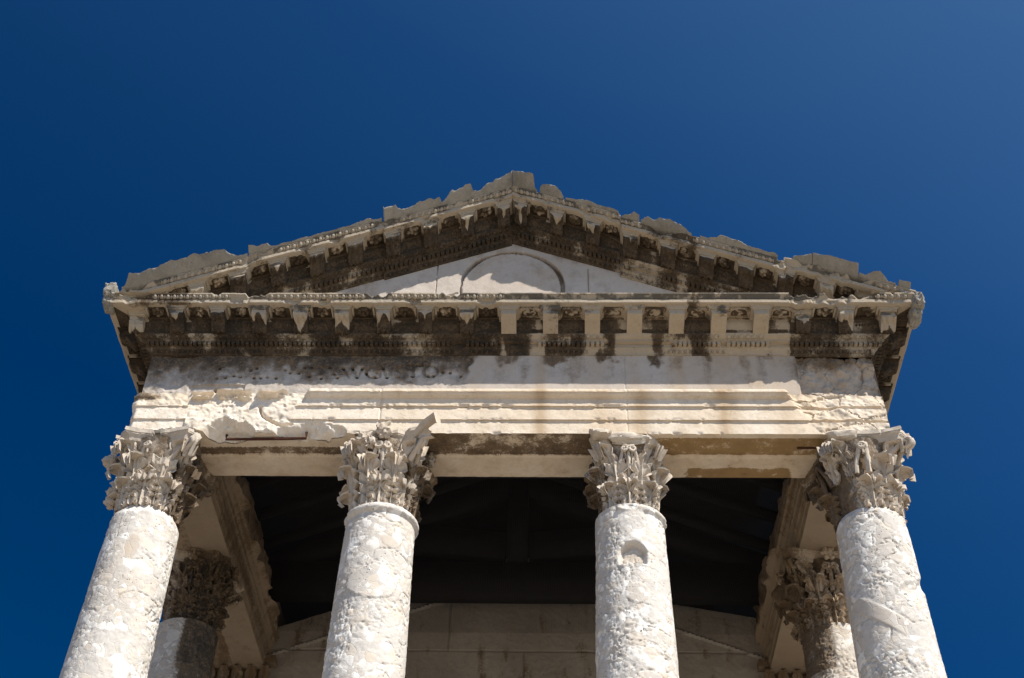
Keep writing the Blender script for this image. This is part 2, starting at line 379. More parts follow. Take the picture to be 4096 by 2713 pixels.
def make_capital(k, shaft):
    cx, cy = COLS[k]; C = (cx, cy); rng = random.Random(40+k); mb = MB()
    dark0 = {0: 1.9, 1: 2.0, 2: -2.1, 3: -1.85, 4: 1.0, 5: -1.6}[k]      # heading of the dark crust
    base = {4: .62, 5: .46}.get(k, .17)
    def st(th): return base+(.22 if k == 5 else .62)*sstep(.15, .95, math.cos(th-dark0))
    KR = {2: .83, 3: .97, 4: .84, 5: 1.0}.get(k, .93)
    er = {4: 2.2, 0: 1.25, 1: 1.2, 2: 1.2, 3: 1.0, 5: .45}[k]
    # bell
    hs_ = np.linspace(-.01, .90, 40); th = np.linspace(0, 2*math.pi, 120, endpoint=False)
    Hh, T = np.meshgrid(hs_, th, indexing='ij'); rr = bell_r(Hh)
    P = np.stack([cx+rr*np.sin(T), cy-rr*np.cos(T), ZN+Hh], -1); dd = er*.05*fbm(P, 9, 12)
    P = np.stack([cx+(rr+dd)*np.sin(T), cy-(rr+dd)*np.cos(T), ZN+Hh], -1)
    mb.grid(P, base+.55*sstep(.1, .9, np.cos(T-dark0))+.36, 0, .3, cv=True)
    wsh = {4: .55, 5: .8}.get(k, .12)
    for i in range(8):
        t = i*math.pi/4+(0 if k in (0, 2, 3) else .0); tip = .98 if k == 5 else rng.choice([1, 1, .9, .7, .45])
        miss = (k == 1 and i in (7, )) or (k == 3 and i == 7)
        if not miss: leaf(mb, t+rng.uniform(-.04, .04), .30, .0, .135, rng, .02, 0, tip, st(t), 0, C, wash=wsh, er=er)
        t2 = t+math.pi/8; tip = .98 if k == 5 else rng.choice([1, .95, .8, .5])
    for i in range(8):
        t = i*math.pi/4+math.pi/8; tip = .98 if k == 5 else rng.choice([1, .95, .8, .5])
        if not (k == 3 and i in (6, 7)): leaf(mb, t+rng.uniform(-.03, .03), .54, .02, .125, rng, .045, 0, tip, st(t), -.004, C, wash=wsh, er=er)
    for i in range(8):                                      # calyx leaves under the volutes and helices
        t = i*math.pi/4+math.pi/4*.0
        for sgn in (-1, 1):
            if i % 2 == 1:
                if rng.random() < .12 and k != 5: continue
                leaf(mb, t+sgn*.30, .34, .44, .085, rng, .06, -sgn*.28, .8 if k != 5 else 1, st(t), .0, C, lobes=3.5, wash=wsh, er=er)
    # corner volutes (headings 45, 135 ...), with the corners the photograph has lost left out
    lost = {0: [7], 1: [7], 2: [1, 7], 3: [7], 4: [7, 1], 5: []}[k]
    for i in (1, 3, 5, 7):
        if i in lost: continue
        t = i*math.pi/4
        for sgn in (-1, 1):
            pts = []; rad = []
            for q in np.linspace(0, 1, 12):
                r = .34+.25*q**1.6; h = .50+.36*q**.8; a = t+sgn*.34*(1-q)**1.3+sgn*.02
                pts.append((cx+r*math.sin(a), cy-r*math.cos(a), ZN+h)); rad.append(.030-.006*q)
            n0 = len(pts)
            for q in np.linspace(0, 1, 22)[1:]:
                a = math.radians(60)-q*math.radians(500); rs = .070*(1-.72*q)
                r = .575+rs*math.cos(a); h = .795+rs*math.sin(a)
                pts.append((cx+r*math.sin(t+sgn*.035), cy-r*math.cos(t+sgn*.035), ZN+h)); rad.append(.024-.010*q)
            if k != 5 and rng.random() < .45: pts = pts[:n0+rng.randint(0, 9)]; rad = rad[:len(pts)]
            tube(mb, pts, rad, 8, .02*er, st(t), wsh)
    # helices and stems towards the centre of each face
    for i in (0, 2, 4, 6):
        t = i*math.pi/4
        for sgn in (-1, 1):
            if k in (0, 1, 2, 3) and rng.random() < .35: continue
            pts = []
            for q in np.linspace(0, 1, 10):
                r = .36+.07*q; h = .52+.28*q; a = t+sgn*(.34-.22*q)
                pts.append((cx+r*math.sin(a), cy-r*math.cos(a), ZN+h))
            for q in np.linspace(0, 1, 14)[1:]:
                a2 = q*math.radians(430); rs = .045*(1-.7*q)
                pts.append((cx+.435*math.sin(t+sgn*(.12+.0)-sgn*(rs*math.sin(a2)/.43)), cy-.435*math.cos(t+sgn*.12-sgn*(rs*math.sin(a2)/.43)), ZN+.80-.045+.045*1+rs*math.cos(a2)-.045))
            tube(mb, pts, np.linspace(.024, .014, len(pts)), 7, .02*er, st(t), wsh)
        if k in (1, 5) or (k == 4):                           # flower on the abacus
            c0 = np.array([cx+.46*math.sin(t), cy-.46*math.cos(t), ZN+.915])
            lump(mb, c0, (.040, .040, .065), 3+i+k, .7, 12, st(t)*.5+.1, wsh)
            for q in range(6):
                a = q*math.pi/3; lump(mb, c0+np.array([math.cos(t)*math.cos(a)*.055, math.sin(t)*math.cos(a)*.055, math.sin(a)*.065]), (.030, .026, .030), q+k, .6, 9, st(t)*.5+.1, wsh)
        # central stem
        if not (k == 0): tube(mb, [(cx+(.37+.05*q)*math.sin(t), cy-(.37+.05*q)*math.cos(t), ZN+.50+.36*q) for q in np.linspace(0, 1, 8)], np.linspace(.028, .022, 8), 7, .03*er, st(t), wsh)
    # abacus with concave sides; broken where the photograph shows it
    ta = np.linspace(0, 2*math.pi, 240, endpoint=False)
    al = (ta+math.pi/4) % (math.pi/2)-math.pi/4                  # angle from face centre
    q = np.tan(np.abs(al)); dface = .40+.135*q**2.0; rad0 = np.minimum(dface/np.cos(al), .665)
    lay = [(.86, -.075), (.885, -.06), (.92, -.045), (.935, -.012), (.95, -.012), (.952, 0), (.998, 0.0)]
    bro = np.ones_like(ta)*9.
    def cut(t0, wd_, lim): 
        nonlocal bro
        dlt = np.abs((ta-t0+math.pi) % (2*math.pi)-math.pi)
        bro = np.where(dlt < wd_, np.minimum(bro, lim), bro)
    if k == 0: cut(-.0, .10, .33); cut(-math.pi/4, .16, .52); cut(math.pi/4, .12, .57)
    if k == 1: cut(-math.pi/4, .48, .40); cut(-.1, .22, .40); cut(.42, .10, .43)
    if k == 2: cut(math.pi/4, .42, .46); cut(0, .5, .42); cut(-math.pi/4, .22, .55)
    if k == 3: cut(-math.pi/4, .62, .42); cut(.2, .22, .45); cut(math.pi/4, .13, .57)
    if k == 4: cut(math.pi/4, .3, .5); cut(-math.pi/4, .3, .5)
    rows = []
    for h, dr in lay:
        r = np.minimum(rad0+dr, bro+dr*.5)
        p = np.stack([cx+r*np.sin(ta), cy-r*np.cos(ta), np.full_like(ta, ZN+h)], -1)
        e = fbm(p, 7, 21+k)
        r = r-er*.07*np.clip(e+.05, 0, 1)-.02*er*fbm(p, 30, 5)
        rows.append(np.stack([cx+r*np.sin(ta), cy-r*np.cos(ta), np.full_like(ta, ZN+h)+.012*er*fbm(p, 14, 9)*(h < .99)], -1))
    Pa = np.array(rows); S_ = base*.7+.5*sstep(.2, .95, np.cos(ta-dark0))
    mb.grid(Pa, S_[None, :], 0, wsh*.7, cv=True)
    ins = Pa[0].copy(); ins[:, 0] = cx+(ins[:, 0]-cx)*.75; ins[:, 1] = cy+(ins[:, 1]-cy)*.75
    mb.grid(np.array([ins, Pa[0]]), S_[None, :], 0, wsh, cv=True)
    # fragments
    if k == 1:
        tube(mb, [(cx+.30, cy-.42, ZN+.955), (cx+.42, cy-.50, ZN+.985), (cx+.555, cy-.60, ZN+1.03), (cx+.63, cy-.66, ZN+1.045)], [.050, .056, .058, .046], 5, .035, .30, .4, sx=.65)
        tube(mb, [(cx+.30, cy-.38, ZN+.70), (cx+.42, cy-.47, ZN+.82), (cx+.56, cy-.56, ZN+.93)], [.030, .030, .026], 7, .02, .18, .3)
        lump(mb, (cx, cy-.47, ZN+.965), (.075, .05, .085), 14, .7, 16, .3, .4, sq=.8)
        lump(mb, (cx-.13, cy-.42, ZN+.80), (.05, .05, .08), 4, .9, 16, .2, .3, sq=.8)
        lump(mb, (cx-.20, cy-.40, ZN+.88), (.08, .05, .07), 6, .9, 16, .2, .3, sq=.7)
    if k == 0:
        lump(mb, (cx+.44, cy-.40, ZN+.86), (.05, .05, .09), 4, .6, 10, .05, .1)
        lump(mb, (cx-.52, cy-.10, ZN+.78), (.09, .07, .07), 9, .6, 10, .25, .3)
        lump(mb, (cx-.44, cy-.0, ZN+.42), (.07, .06, .06), 19, .7, 10, .3, .3)
        lump(mb, (cx-.43, cy+.02, ZN+.28), (.07, .06, .05), 29, .7, 10, .3, .3)
    if k == 2:
        lump(mb, (cx-.33, cy-.44, ZN+.95), (.12, .09, .05), 5, .4, 12, .1, .2, sq=.7)
        lump(mb, (cx-.02, cy-.40, ZN+.92), (.24, .08, .07), 15, .5, 14, .0, .05)
    if k == 3:
        lump(mb, (cx-.20, cy-.38, ZN+.93), (.14, .07, .06), 8, .4, 12, .0, .1, sq=.7)
    for v in mb.v:
        v[:, 2] = ZN+(v[:, 2]-ZN)*(ZA-ZN); v[:, 0] = cx+(v[:, 0]-cx)*KR; v[:, 1] = cy+(v[:, 1]-cy)*KR
    return mb.build('capital', M_CAP, shaft, ang=50)

COL_LABELS = ['pale column with ringless broken neck and weathered leafy capital', 'column with a neck ring and a broken capital horn sticking out', 'column with an arched socket cut below its worn capital',
              'lumpy column with a smooth mortar collar', 'brown-stained rear column with an almost worn-away capital', 'rear column with crisp carved acanthus capital']
for k in range(6):
    sh = make_shaft(k); sh['label'] = COL_LABELS[k]
    make_capital(k, sh)

# ------------------------------------------------------------------ architrave and frieze, front
def px(u, v, y=Y0):                  # photograph pixel -> point on the facade plane
    d = CF+(u-PW/2)/FPX*CR-(v-PH/2)/FPX*CU
    return CAM+d*((y-CAM[1])/d[1])
def band_noise_x(x, sc, seed): return fbm(np.stack([x, x*0+.37, x*0+.71], -1), sc, seed, 3)

ARCH = [(9.66, 0.0), (9.668, 0.0)]
def seg(lst, p, n):
    z0, o0 = lst[-1]
    for i in range(1, n+1): lst.append((z0+(p[0]-z0)*i/n, o0+(p[1]-o0)*i/n))
seg(ARCH, (9.808, 0.0), 13); seg(ARCH, (9.812, .006), 1); seg(ARCH, (9.822, .006), 1); seg(ARCH, (9.822, .022), 1); seg(ARCH, (9.966, .024), 13)
seg(ARCH, (9.970, .030), 1); seg(ARCH, (9.98, .030), 1); seg(ARCH, (9.98, .046), 1); seg(ARCH, (10.068, .048), 9)
for p in [(10.070, .058), (10.078, .062), (10.082, .075), (10.092, .090), (10.105, .098), (10.112, .100), (10.113, .112), (10.138, .114), (10.150, .108), (10.158, .06), (10.160, .0)]: ARCH.append(p)
az = np.array([p[0] for p in ARCH]); ao = np.array([p[1] for p in ARCH])
X = np.arange(-3.775, 3.745, .0105)
XX, ZZ = np.meshgrid(X, az, indexing='ij'); OO = np.broadcast_to(ao, XX.shape).copy()
P0 = np.stack([XX, 0*XX+Y0, ZZ], -1)
n1 = fbm(P0, 3.2, 11, 5); n2 = fbm(P0, 14, 12, 4); n3 = fbm(P0, 45, 13, 3)
edgeL = -2.17-.10*(ZZ-9.9)/.2*0+.16*band_noise_x(ZZ*3, 3, 4)+.14*sstep(9.85, 10.1, ZZ)
E = sstep(edgeL+.03, edgeL-.03, XX)
E = np.where((XX < -3.20) & (ZZ < 9.99) & (ZZ > 9.70), E*.25, E)       # scraps of fascia at the corner
ER = sstep(2.85, 2.95, XX+.55*(10.0-ZZ)*-1.0+.10*n1)
Eall = np.maximum(E, ER)
O2 = OO*(1-Eall)+Eall*(.018+.032*n1+.014*n2)
def frag(xc, zc, wx, wz, h):        # surviving lumps of the crown moulding
    global O2
    q = ((XX-xc)/wx)**4+((ZZ-zc)/wz)**4+2.6*n1+1.6*n2
    mk = sstep(1.0, .75, q)
    prof = h*(.55+.45*np.sin((ZZ-zc)/wz*4.0+3*n1))+.05*n2+.02*n3
    O2 = O2*(1-mk)+mk*prof
frag(-3.09, 10.15, .11, .065, .075); frag(-2.76, 10.145, .18, .075, .085); frag(-2.37, 10.16, .17, .06, .11)
# thin groove left of the restored run, patch of smooth mortar, vertical block joints
chip = np.zeros_like(XX)
for xc, wx, zt, dep in [(-2.74, .26, .15, 1.1), (-1.93, .36, .165, 1.0), (-3.35, .3, .05, .6), (-1.42, .20, .05, .6), (-2.33, .14, .06, .6)]:
    zc = 9.66+zt*np.sqrt(np.clip(1-((XX-xc)/wx)**2, 0, 1))+(.22*n1+.10*n2)*sstep(wx, wx*.7, np.abs(XX-xc))
    chip = np.maximum(chip, np.clip(dep*(zc-ZZ), 0, .2))
cr_x = np.array([-2.48, -2.47, -2.44, -2.39, -2.31, -2.22, -2.14]); cr_z = np.array([9.98, 9.92, 9.865, 9.82, 9.775, 9.75, 9.77])
dmin = np.full(XX.shape, 9.)
for i in range(len(cr_x)-1):
    ax, az_, bx, bz = cr_x[i], cr_z[i], cr_x[i+1], cr_z[i+1]
    t = np.clip(((XX-ax)*(bx-ax)+(ZZ-az_)*(bz-az_))/((bx-ax)**2+(bz-az_)**2), 0, 1)
    dmin = np.minimum(dmin, np.hypot(XX-ax-t*(bx-ax), ZZ-az_-t*(bz-az_)))
crack = .05*sstep(.024, .0, dmin)
jt = .014*(sstep(.010, .002, np.abs(XX+1.262))+.35*sstep(.006, .002, np.abs(XX-1.19)))
# right end: cracked blocks
w1, w2, wi = worley(np.stack([XX, 0*XX+3.1, ZZ*1.5], -1)+.15*np.stack([n1, n1, n2], -1), 2.7, 5)
rb = ER*(.022*(sstep(0, .045, w2-w1)-1)+.022*(wi-.4)-.012+.05*fbm(P0, 7, 88, 4))
lm = np.where(np.abs(ZZ-9.815) < .012, .02, 0)*ER+np.where(np.abs(ZZ-9.99) < .012, .02, 0)*ER
O2 = O2-chip-crack-jt+rb-lm+.006*n2*(1+0*Eall)+.004*n3*(.4+Eall)
F1a, _a, _b = worley(P0+.05*np.stack([n1, n2, n1], -1), 5.0, 301); F1b, _a, _b = worley(P0, 15.0, 303)
O2 += Eall*(.014*(F1a-.45)+.016*(F1b-.45)+.012*n3); O2 += (chip > .002)*(.05*(F1a-.45)+.015*(F1b-.45))
chx = fbm(np.stack([XX, ZZ*.3, 0*XX], -1), 9, 310, 4); chy = fbm(np.stack([XX, ZZ*.5, 0*XX+5], -1), 30, 311, 3)
for ze in (9.664, 9.824, 9.982, 10.126): O2 -= np.clip(chx-.10+.5*chy, 0, .2)*.09*np.exp(-((ZZ-ze)/.014)**2)*(ZZ > ze-.035)
O2 -= .05*sstep(-3.72, -3.79, XX)
endL = -.03*sstep(9.85, 10.16, ZZ)+.05*band_noise_x(ZZ, 9, 8)
XE = XX-np.where(XX < -3.70, (endL+.0)*sstep(-3.70, -3.775, XX)*-1, 0)
wash = .06+.16*n1+.20*((XX > -1.26) & (XX < 1.19))*sstep(9.66, 9.7, ZZ)*(.5+1.2*np.clip(fbm(P0, [1.2, 1, 5], 66)+.2, 0, 1))+.10*(XX > 1.19)
for xc, wd_, a in [(.332, .07, 1.0), (2.15, .10, 1.0), (1.33, .09, .8), (-.25, .10, .25), (.95, .12, .4), (1.75, .08, .3), (2.75, .10, .4)]:
    wash += a*1.0*np.exp(-((XX-xc)/wd_)**2)
wash += .35*sstep(-3.2, -3.6, XX)*sstep(10.0, 10.15, ZZ)+.25*ER
stain = .05+.50*sstep(-3.3, -3.7, XX)*sstep(9.98, 10.16, ZZ)+.18*((ZZ > 10.07) & (ZZ < 10.115))  # corner staining; crown underside also darker, its shade painted in
stain += .18*((np.abs(ZZ-9.818) < .012)+(np.abs(ZZ-9.976) < .012))*(.5+n1*2)  # shade of the fascia step undersides painted into the colour
mb = MB(); mb.grid(np.stack([XE, Y0-O2, ZZ], -1), stain, .0, wash, flip=True)
# soffit: two beams side by side with a joint between
ys = np.linspace(0, .66, 40); XS, YS = np.meshgrid(X, ys, indexing='ij')
front = (-O2[:, 0])[:, None]; YY = Y0+front+(YS-0)*(.66-front)/.66
PS = np.stack([XS, YY, 0*XS+9.66], -1)
m1 = fbm(PS, 4, 33, 4); m2 = fbm(PS, 18, 34, 3)
lost_ = sstep(.0, .05, .5*(XS < -1.5)*(.17+m1-np.abs(YY+.22)*.9))
ZS = 9.66+.006*m2+.02*(YY > 0.0)*0-.022*sstep(-.005, .005, YY)+.02*sstep(.012, .003, np.abs(YY))
ZS = ZS-.010*lost_
rec = sstep(.0, .02, YY+.02)*sstep(.12, .10, YY)*(XS > 1.2)*.0
stS = .20+.25*m1+.55*((YY < .0) & (XS > -3) & (XS < 1.2))*(.75+m1*1.2)+.1*m1
stS = np.where((XS > -3.2) & (XS < -1.5), .15+.45*(YY > -.12)*(YY < .0)+.45*(m1+.05)*(YY < 0), stS)
ocS = .60*((XS > 1.35) & (YY < 0.0) & (YY > -.27))+.62*sstep(.12, .20, YY)*sstep(1.6, 1.9, XS)*sstep(3.0, 2.8, XS)*(1+m1)
mb.grid(np.stack([XS+0*XS, YY, ZS], -1), stS, ocS, .40+.8*m1, flip=False)
# back face and end
mb.grid(np.array([[(x, .331, z) for z in (9.64, 10.16)] for x in (-3.75, 3.75)]), .3, 0, .5)
mb.grid(np.stack([np.full((12, 9), 3.745)+.02*fbm(np.stack(np.meshgrid(np.linspace(0, .6, 12), np.linspace(0, .5, 9), indexing='ij')+[np.zeros((12, 9))], -1), 8, 3),
                  *np.meshgrid(np.linspace(Y0, .33, 12), np.linspace(9.66, 10.16, 9), indexing='ij')], -1), .2, 0, .4)
mb.grid(np.stack([np.full((12, 9), -3.775), *np.meshgrid(np.linspace(Y0+.04, .33, 12), np.linspace(9.66, 10.16, 9), indexing='ij')], -1), .2, 0, .4, flip=True)
mb.build('architrave', M_WHITE, temple)

# iron cramp on the broken underside
b = MB(); pts = [(-2.78, -.255, 9.69), (-2.78, -.255, 9.636), (-2.5, -.262, 9.632), (-2.2, -.27, 9.632), (-1.98, -.275, 9.634), (-1.98, -.29, 9.70)]
tube(b, pts, .016, 6, .004); b.build('iron_cramp', M_RUST, temple)
b = MB(); tube(b, [(2.86, -.13, 9.648), (3.02, -.13, 9.648), (3.15, -.13, 9.648)], .011, 6, .002); b.build('iron_cramp', M_RUST, temple)

# frieze
X = np.arange(-3.74, 3.745, .0085); Zf = np.arange(10.155, 10.722, .0085)
XX, ZZ = np.meshgrid(X, Zf, indexing='ij'); P0 = np.stack([XX, 0*XX, ZZ], -1)
n1 = fbm(P0, 3.0, 21, 5); n2 = fbm(P0, 13, 22, 4); n3 = fbm(P0, 40, 23, 3)
EdL = sstep(-.36, -.46, XX+.16*(ZZ-10.45)*-1.6+.12*n2)          # old stone left of the restored slab
OO = EdL*(-.006+.014*n2+.02*n1-.006*n3)
corner = sstep(-2.9, -3.6, XX); OO += corner*(.10*n1-.02+.04*n2)
RR = sstep(2.94, 2.965, XX+.03*n2)
w1, w2, wi = worley(np.stack([XX, 0*XX+.4, ZZ*1.2], -1)+.12*np.stack([n1, n1, n2], -1), 2.9, 15)
OO = OO*(1-RR)+RR*(-.05+.05*(wi-.5)+.014*(sstep(0, .03, w2-w1)-1)+.16*n1+.08*n2+.02*n3)
OO -= .005*sstep(.006, .002, np.abs(XX-1.19))
# lettering: what is left of the bronze letters' sunken beds and their dowel holes
def ins(u, v): p = px(500+u/1.691, 1400+v/1.691); return p[0], p[2]
strokes = [[(1268, 117), (1392, 117)], [(1325, 117), (1328, 188)],                                   # T
           [(1408, 186), (1472, 112), (1512, 184)], [(1430, 160), (1495, 160)],                       # A
           [(1535, 116), (1568, 184), (1606, 116)],                                                   # V
           [(1722, 122), (1690, 112), (1655, 116), (1632, 138), (1632, 158), (1652, 180), (1690, 186), (1722, 176), (1724, 152), (1702, 150)],   # G
           [(1742, 118), (1772, 184), (1806, 116)],                                                   # V
           [(1878, 116), (1850, 110), (1832, 124), (1850, 146), (1876, 160), (1866, 184), (1832, 182)],  # S
           [(1908, 104), (2010, 104)], [(1950, 104), (1950, 176)],                                     # T
           [(2065+46*math.cos(a), 141+38*math.sin(a)) for a in np.linspace(0, 2*math.pi, 18)]]          # O
dl = np.full(XX.shape, 9.); sub = (XX > -2.2) & (XX < -.3)
xs_, zs_ = XX[sub], ZZ[sub]; dm = np.full(xs_.shape, 9.)
for s in strokes:
    q = [ins(*p) for p in s]
    for (ax, a_), (bx, b_) in zip(q[:-1], q[1:]):
        t = np.clip(((xs_-ax)*(bx-ax)+(zs_-a_)*(b_-a_))/((bx-ax)**2+(b_-a_)**2+1e-9), 0, 1)
        dm = np.minimum(dm, np.hypot(xs_-ax-t*(bx-ax), zs_-a_-t*(b_-a_)))
dl[sub] = dm
wear = sstep(-.24, -.02, fbm(P0, 5, 55, 3))
cut = sstep(.018, .010, dl)*(.35+.65*wear)
holes = [(620, 190), (677, 185), (735, 172), (640, 125), (850, 135), (890, 120), (1115, 150), (1175, 155), (1260, 115), (1245, 180), (1325, 190), (1410, 160), (1385, 118), (1435, 185), (1475, 120), (1540, 120), (1565, 180), (1605, 120), (1630, 150), (1690, 175), (1745, 120), (1770, 180), (1945, 175), (2050, 170), (2085, 170), (2150, 148), (2200, 150), (2270, 175), (870, 185), (960, 180), (1020, 185), (780, 180), (915, 185), (1080, 130), (1215, 118)]
hd = np.zeros_like(XX)
for h in holes:
    x_, z_ = ins(*h); hd = np.maximum(hd, sstep(.020, .010, np.hypot(XX-x_, ZZ-z_)))
x_, z_ = ins(617, 262); hd = np.maximum(hd, sstep(.032, .02, np.hypot((XX-x_)*.8, ZZ-z_)))
OO -= .020*cut+.045*hd
# plain recess left of the lettering
x0, z0 = ins(416, 282); x1, z1 = ins(812, 236)
OO -= .022*sstep(x0-.004, x0+.004, XX)*sstep(x1+.004, x1-.004, XX)*sstep(z1+.01, z1, ZZ)
stain = -.1+0*XX
top = (ZZ-10.43)/.28
old = .29+.74*np.clip((top+.40)/1.25+1.2*n1+1.0*n2, 0, 1.2)
nx = band_noise_x(XX+.0*ZZ, 4.3, 77)
dr = np.zeros_like(XX)
for xc, wd_, ln, a in [(-.05, .10, .17, .8), (.08, .06, .22, .8), (.47, .16, .17, .95), (.66, .10, .13, .9), (.95, .05, .18, 1.0), (1.05, .07, .10, .8), (1.50, .075, .22, 1.1), (2.0, .10, .10, .75), (2.2, .10, .16, .4), (2.42, .06, .30, .55), (2.62, .10, .08, .6), (2.88, .12, .30, .45), (1.75, .07, .30, .42), (.0, .30, .05, .5)]:
    dr = np.maximum(dr, a*np.exp(-((XX-xc+.12*n2)/wd_)**4)*sstep(ln, ln*.35, 10.715-ZZ+.25*n2))
stain = (1-EdL)*np.maximum(dr*.85, .10+1.9*np.clip(fbm(P0, [6.5, 1, .5], 62, 4), -.1, .4)*sstep(10.15, 10.5, ZZ)+.25*n2)+EdL*old
stain = np.where(RR > .5, .18+.55*sstep(10.5, 10.68, ZZ+.4*n1)*.8+.6*n1, stain)
stain = np.maximum(stain, corner*(.45+1.2*n1)*sstep(10.2, 10.4, ZZ))
stain = np.maximum(stain, (.52*cut+.75*hd)*(EdL > .3))
wash = .16+1.3*(1-EdL)*np.clip(n1+.8*fbm(P0, [3.5, 3.5, .8], 61, 4)+.05, 0, .6)+.12*RR+.35*(1-EdL)*sstep(2.35, 2.7, XX+.3*n1)
for xc, wd_, a in [(.332, .06, .9), (1.30, .10, .35), (1.75, .08, .6), (2.15, .12, .6), (.85, .2, .2)]: wash += a*.8*np.exp(-((XX-xc)/wd_)**2)*(1-EdL)
mb = MB(); mb.grid(np.stack([XX, Y0-OO+.0, ZZ], -1), stain, 0, wash, flip=True)
mb.box(-3.70, 3.70, Y0+.17, .33, 10.1605, 10.715)
for xe in (-3.742, 3.742):
    Ye, Ze = np.meshgrid(np.linspace(Y0+.03, .335, 30), np.linspace(10.158, 10.716, 26), indexing='ij'); Pe = np.stack([0*Ye+xe, Ye, Ze], -1)
    Pe[..., 0] += (.02*fbm(Pe, 8, 5))*np.sign(xe); mb.grid(Pe, .35+fbm(Pe, 4, 6), 0, .3, flip=(xe < 0))
mb.build('frieze', M_TYMP, temple)

# ------------------------------------------------------------------ side beams (architrave and frieze over the flanks)
for sg in (-1, 1):
    mb = MB(); ysd = np.arange(.334, 4.25, .03)
    prof = [(3.77, 9.66), (3.77, 10.715), None]
    pr = [(.0, 9.66), (.0, 9.75), (.012, 9.752), (.012, 9.84), (.035, 9.843), (.037, 9.96), (.055, 9.963), (.06, 10.03), (.085, 10.06), (.10, 10.09), (.115, 10.10), (.115, 10.14), (.02, 10.15), (.0, 10.2), (.0, 10.3), (.01, 10.4), (-.01, 10.5), (.01, 10.6), (.0, 10.74)]
    Uy, k_ = np.meshgrid(ysd, np.arange(len(pr)), indexing='ij')
    po = np.array([p[0] for p in pr])[k_]; pz = np.array([p[1] for p in pr])[k_]
    P = np.stack([sg*(3.12-po), Uy, pz], -1); e = fbm(P, 6, 3+sg, 4)
    up = pz > 10.12
    P[..., 0] -= sg*np.where(up, .16*e+.05*(fbm(P, [2, 1.1, 2], 9) > .03), .015*e)
    stn = np.where(up, .45+.8*e, .38+.9*fbm(P, [5, .5, 5], 6)+.15*np.isin(k_, (3, 4, 6, 8)))
    mb.grid(P, stn, 0, .5, flip=(sg > 0))
    xs2 = np.linspace(3.12, 3.77, 26); A, B = np.meshgrid(ysd, xs2, indexing='ij')
    P = np.stack([sg*B, A, 9.66+.012*fbm(np.stack([A, B, A*0], -1), 7, 3)-.018*(np.abs(B-3.29) < .012)], -1)
    mb.grid(P, .18+.7*fbm(P, 3, 8)+.3*(B > 3.5), .30*(sg > 0)+.4*fbm(P, 2, 3), .35, flip=(sg < 0))
    mb.grid(np.array([[(sg*3.772, y, z) for z in (9.66, 10.715)] for y in (.334, 17.0)]), .15, 0, .2, flip=(sg < 0))
    mb.grid(np.array([[(sg*3.12, y, z) for z in (9.66, 10.72)] for y in (4.25, 17.0)]), .15, 0, .2, flip=(sg > 0))
    mb.box(min(sg*3.3, sg*3.74), max(sg*3.3, sg*3.74), .34, 16.9, 10.717, 11.16)
    mb.build('side_architrave', M_INNER, temple)

# ------------------------------------------------------------------ cornices
ZB = 10.712                      # bottom of the bed mouldings of the level cornice
SL = .41; ZT = 12.435            # slope and apex of the tympanum
PROF = [(-.02, -.004, 'b'), (.012, -.002, 'b'), (.014, .012, 'b'), (.022, .024, 'b'), (.036, .036, 'b'), (.048, .046, 'b'), (.054, .056, 'b'), (.056, .060, 'b'), (.064, .061, 'b'),
        (.064, .098, 'd'), (.116, .0985, 'd'), (.116, .111, 'd'), (.120, .112, 'd'), (.121, .122, 'e'), (.135, .126, 'e'), (.152, .134, 'e'), (.164, .144, 'e'), (.170, .152, 'e'),
        (.172, .153, 'w'), (.172, .17, 'w'), (.172, .190, 'w'), (.178, .192, 'w'), (.184, .208, 'w'), (.196, .228, 'w'), (.212, .248, 'w'), (.220, .262, 'w'), (.222, .275, 'c'),
        (.224, .292, 'c'), (.240, .336, 'c'), (.28, .336, 'c'), (.34, .336, 'c'), (.385, .336, 'c'), (.386, .328, 'k'), (.41, .328, 'k'), (.445, .328, 'k'), (.450, .332, 'k'), (.451, .345, 'k'), (.452, .356, 'k'), (.453, .368, 'k'),
        (.436, .371, 's'), (.438, .378, 's'), (.446, .386, 's'), (.458, .398, 's'), (.472, .410, 's'), (.480, .418, 's'), (.486, .419, 's'), (.487, .426, 's'), (.487, .434, 's')]
PO = np.array([p[0] for p in PROF]); PZ = np.array([p[1] for p in PROF]); PK = [p[2] for p in PROF]

def M_front(u, o, z): return np.stack(np.broadcast_arrays(u, Y0-o, ZB+z), -1)
def jog(x):                       # the blocks of the sloping cornices no longer sit quite in line
    x = np.asarray(x, float)
    return np.where(x < -2.815, 0, np.where(x < -1.405, .03, np.where(x < 0, .004, np.where(x < 1.2, .03, np.where(x < 2.9, -.03, .02)))))
def M_rake(sg):
    def f(u, o, z): return np.stack(np.broadcast_arrays(sg*u, Y0-o, ZT-SL*u+z+jog(sg*u)), -1)
    return f
def M_side(sg):
    def f(u, o, z): return np.stack(np.broadcast_arrays(sg*(3.75+o), u, ZB+z), -1)
    return f

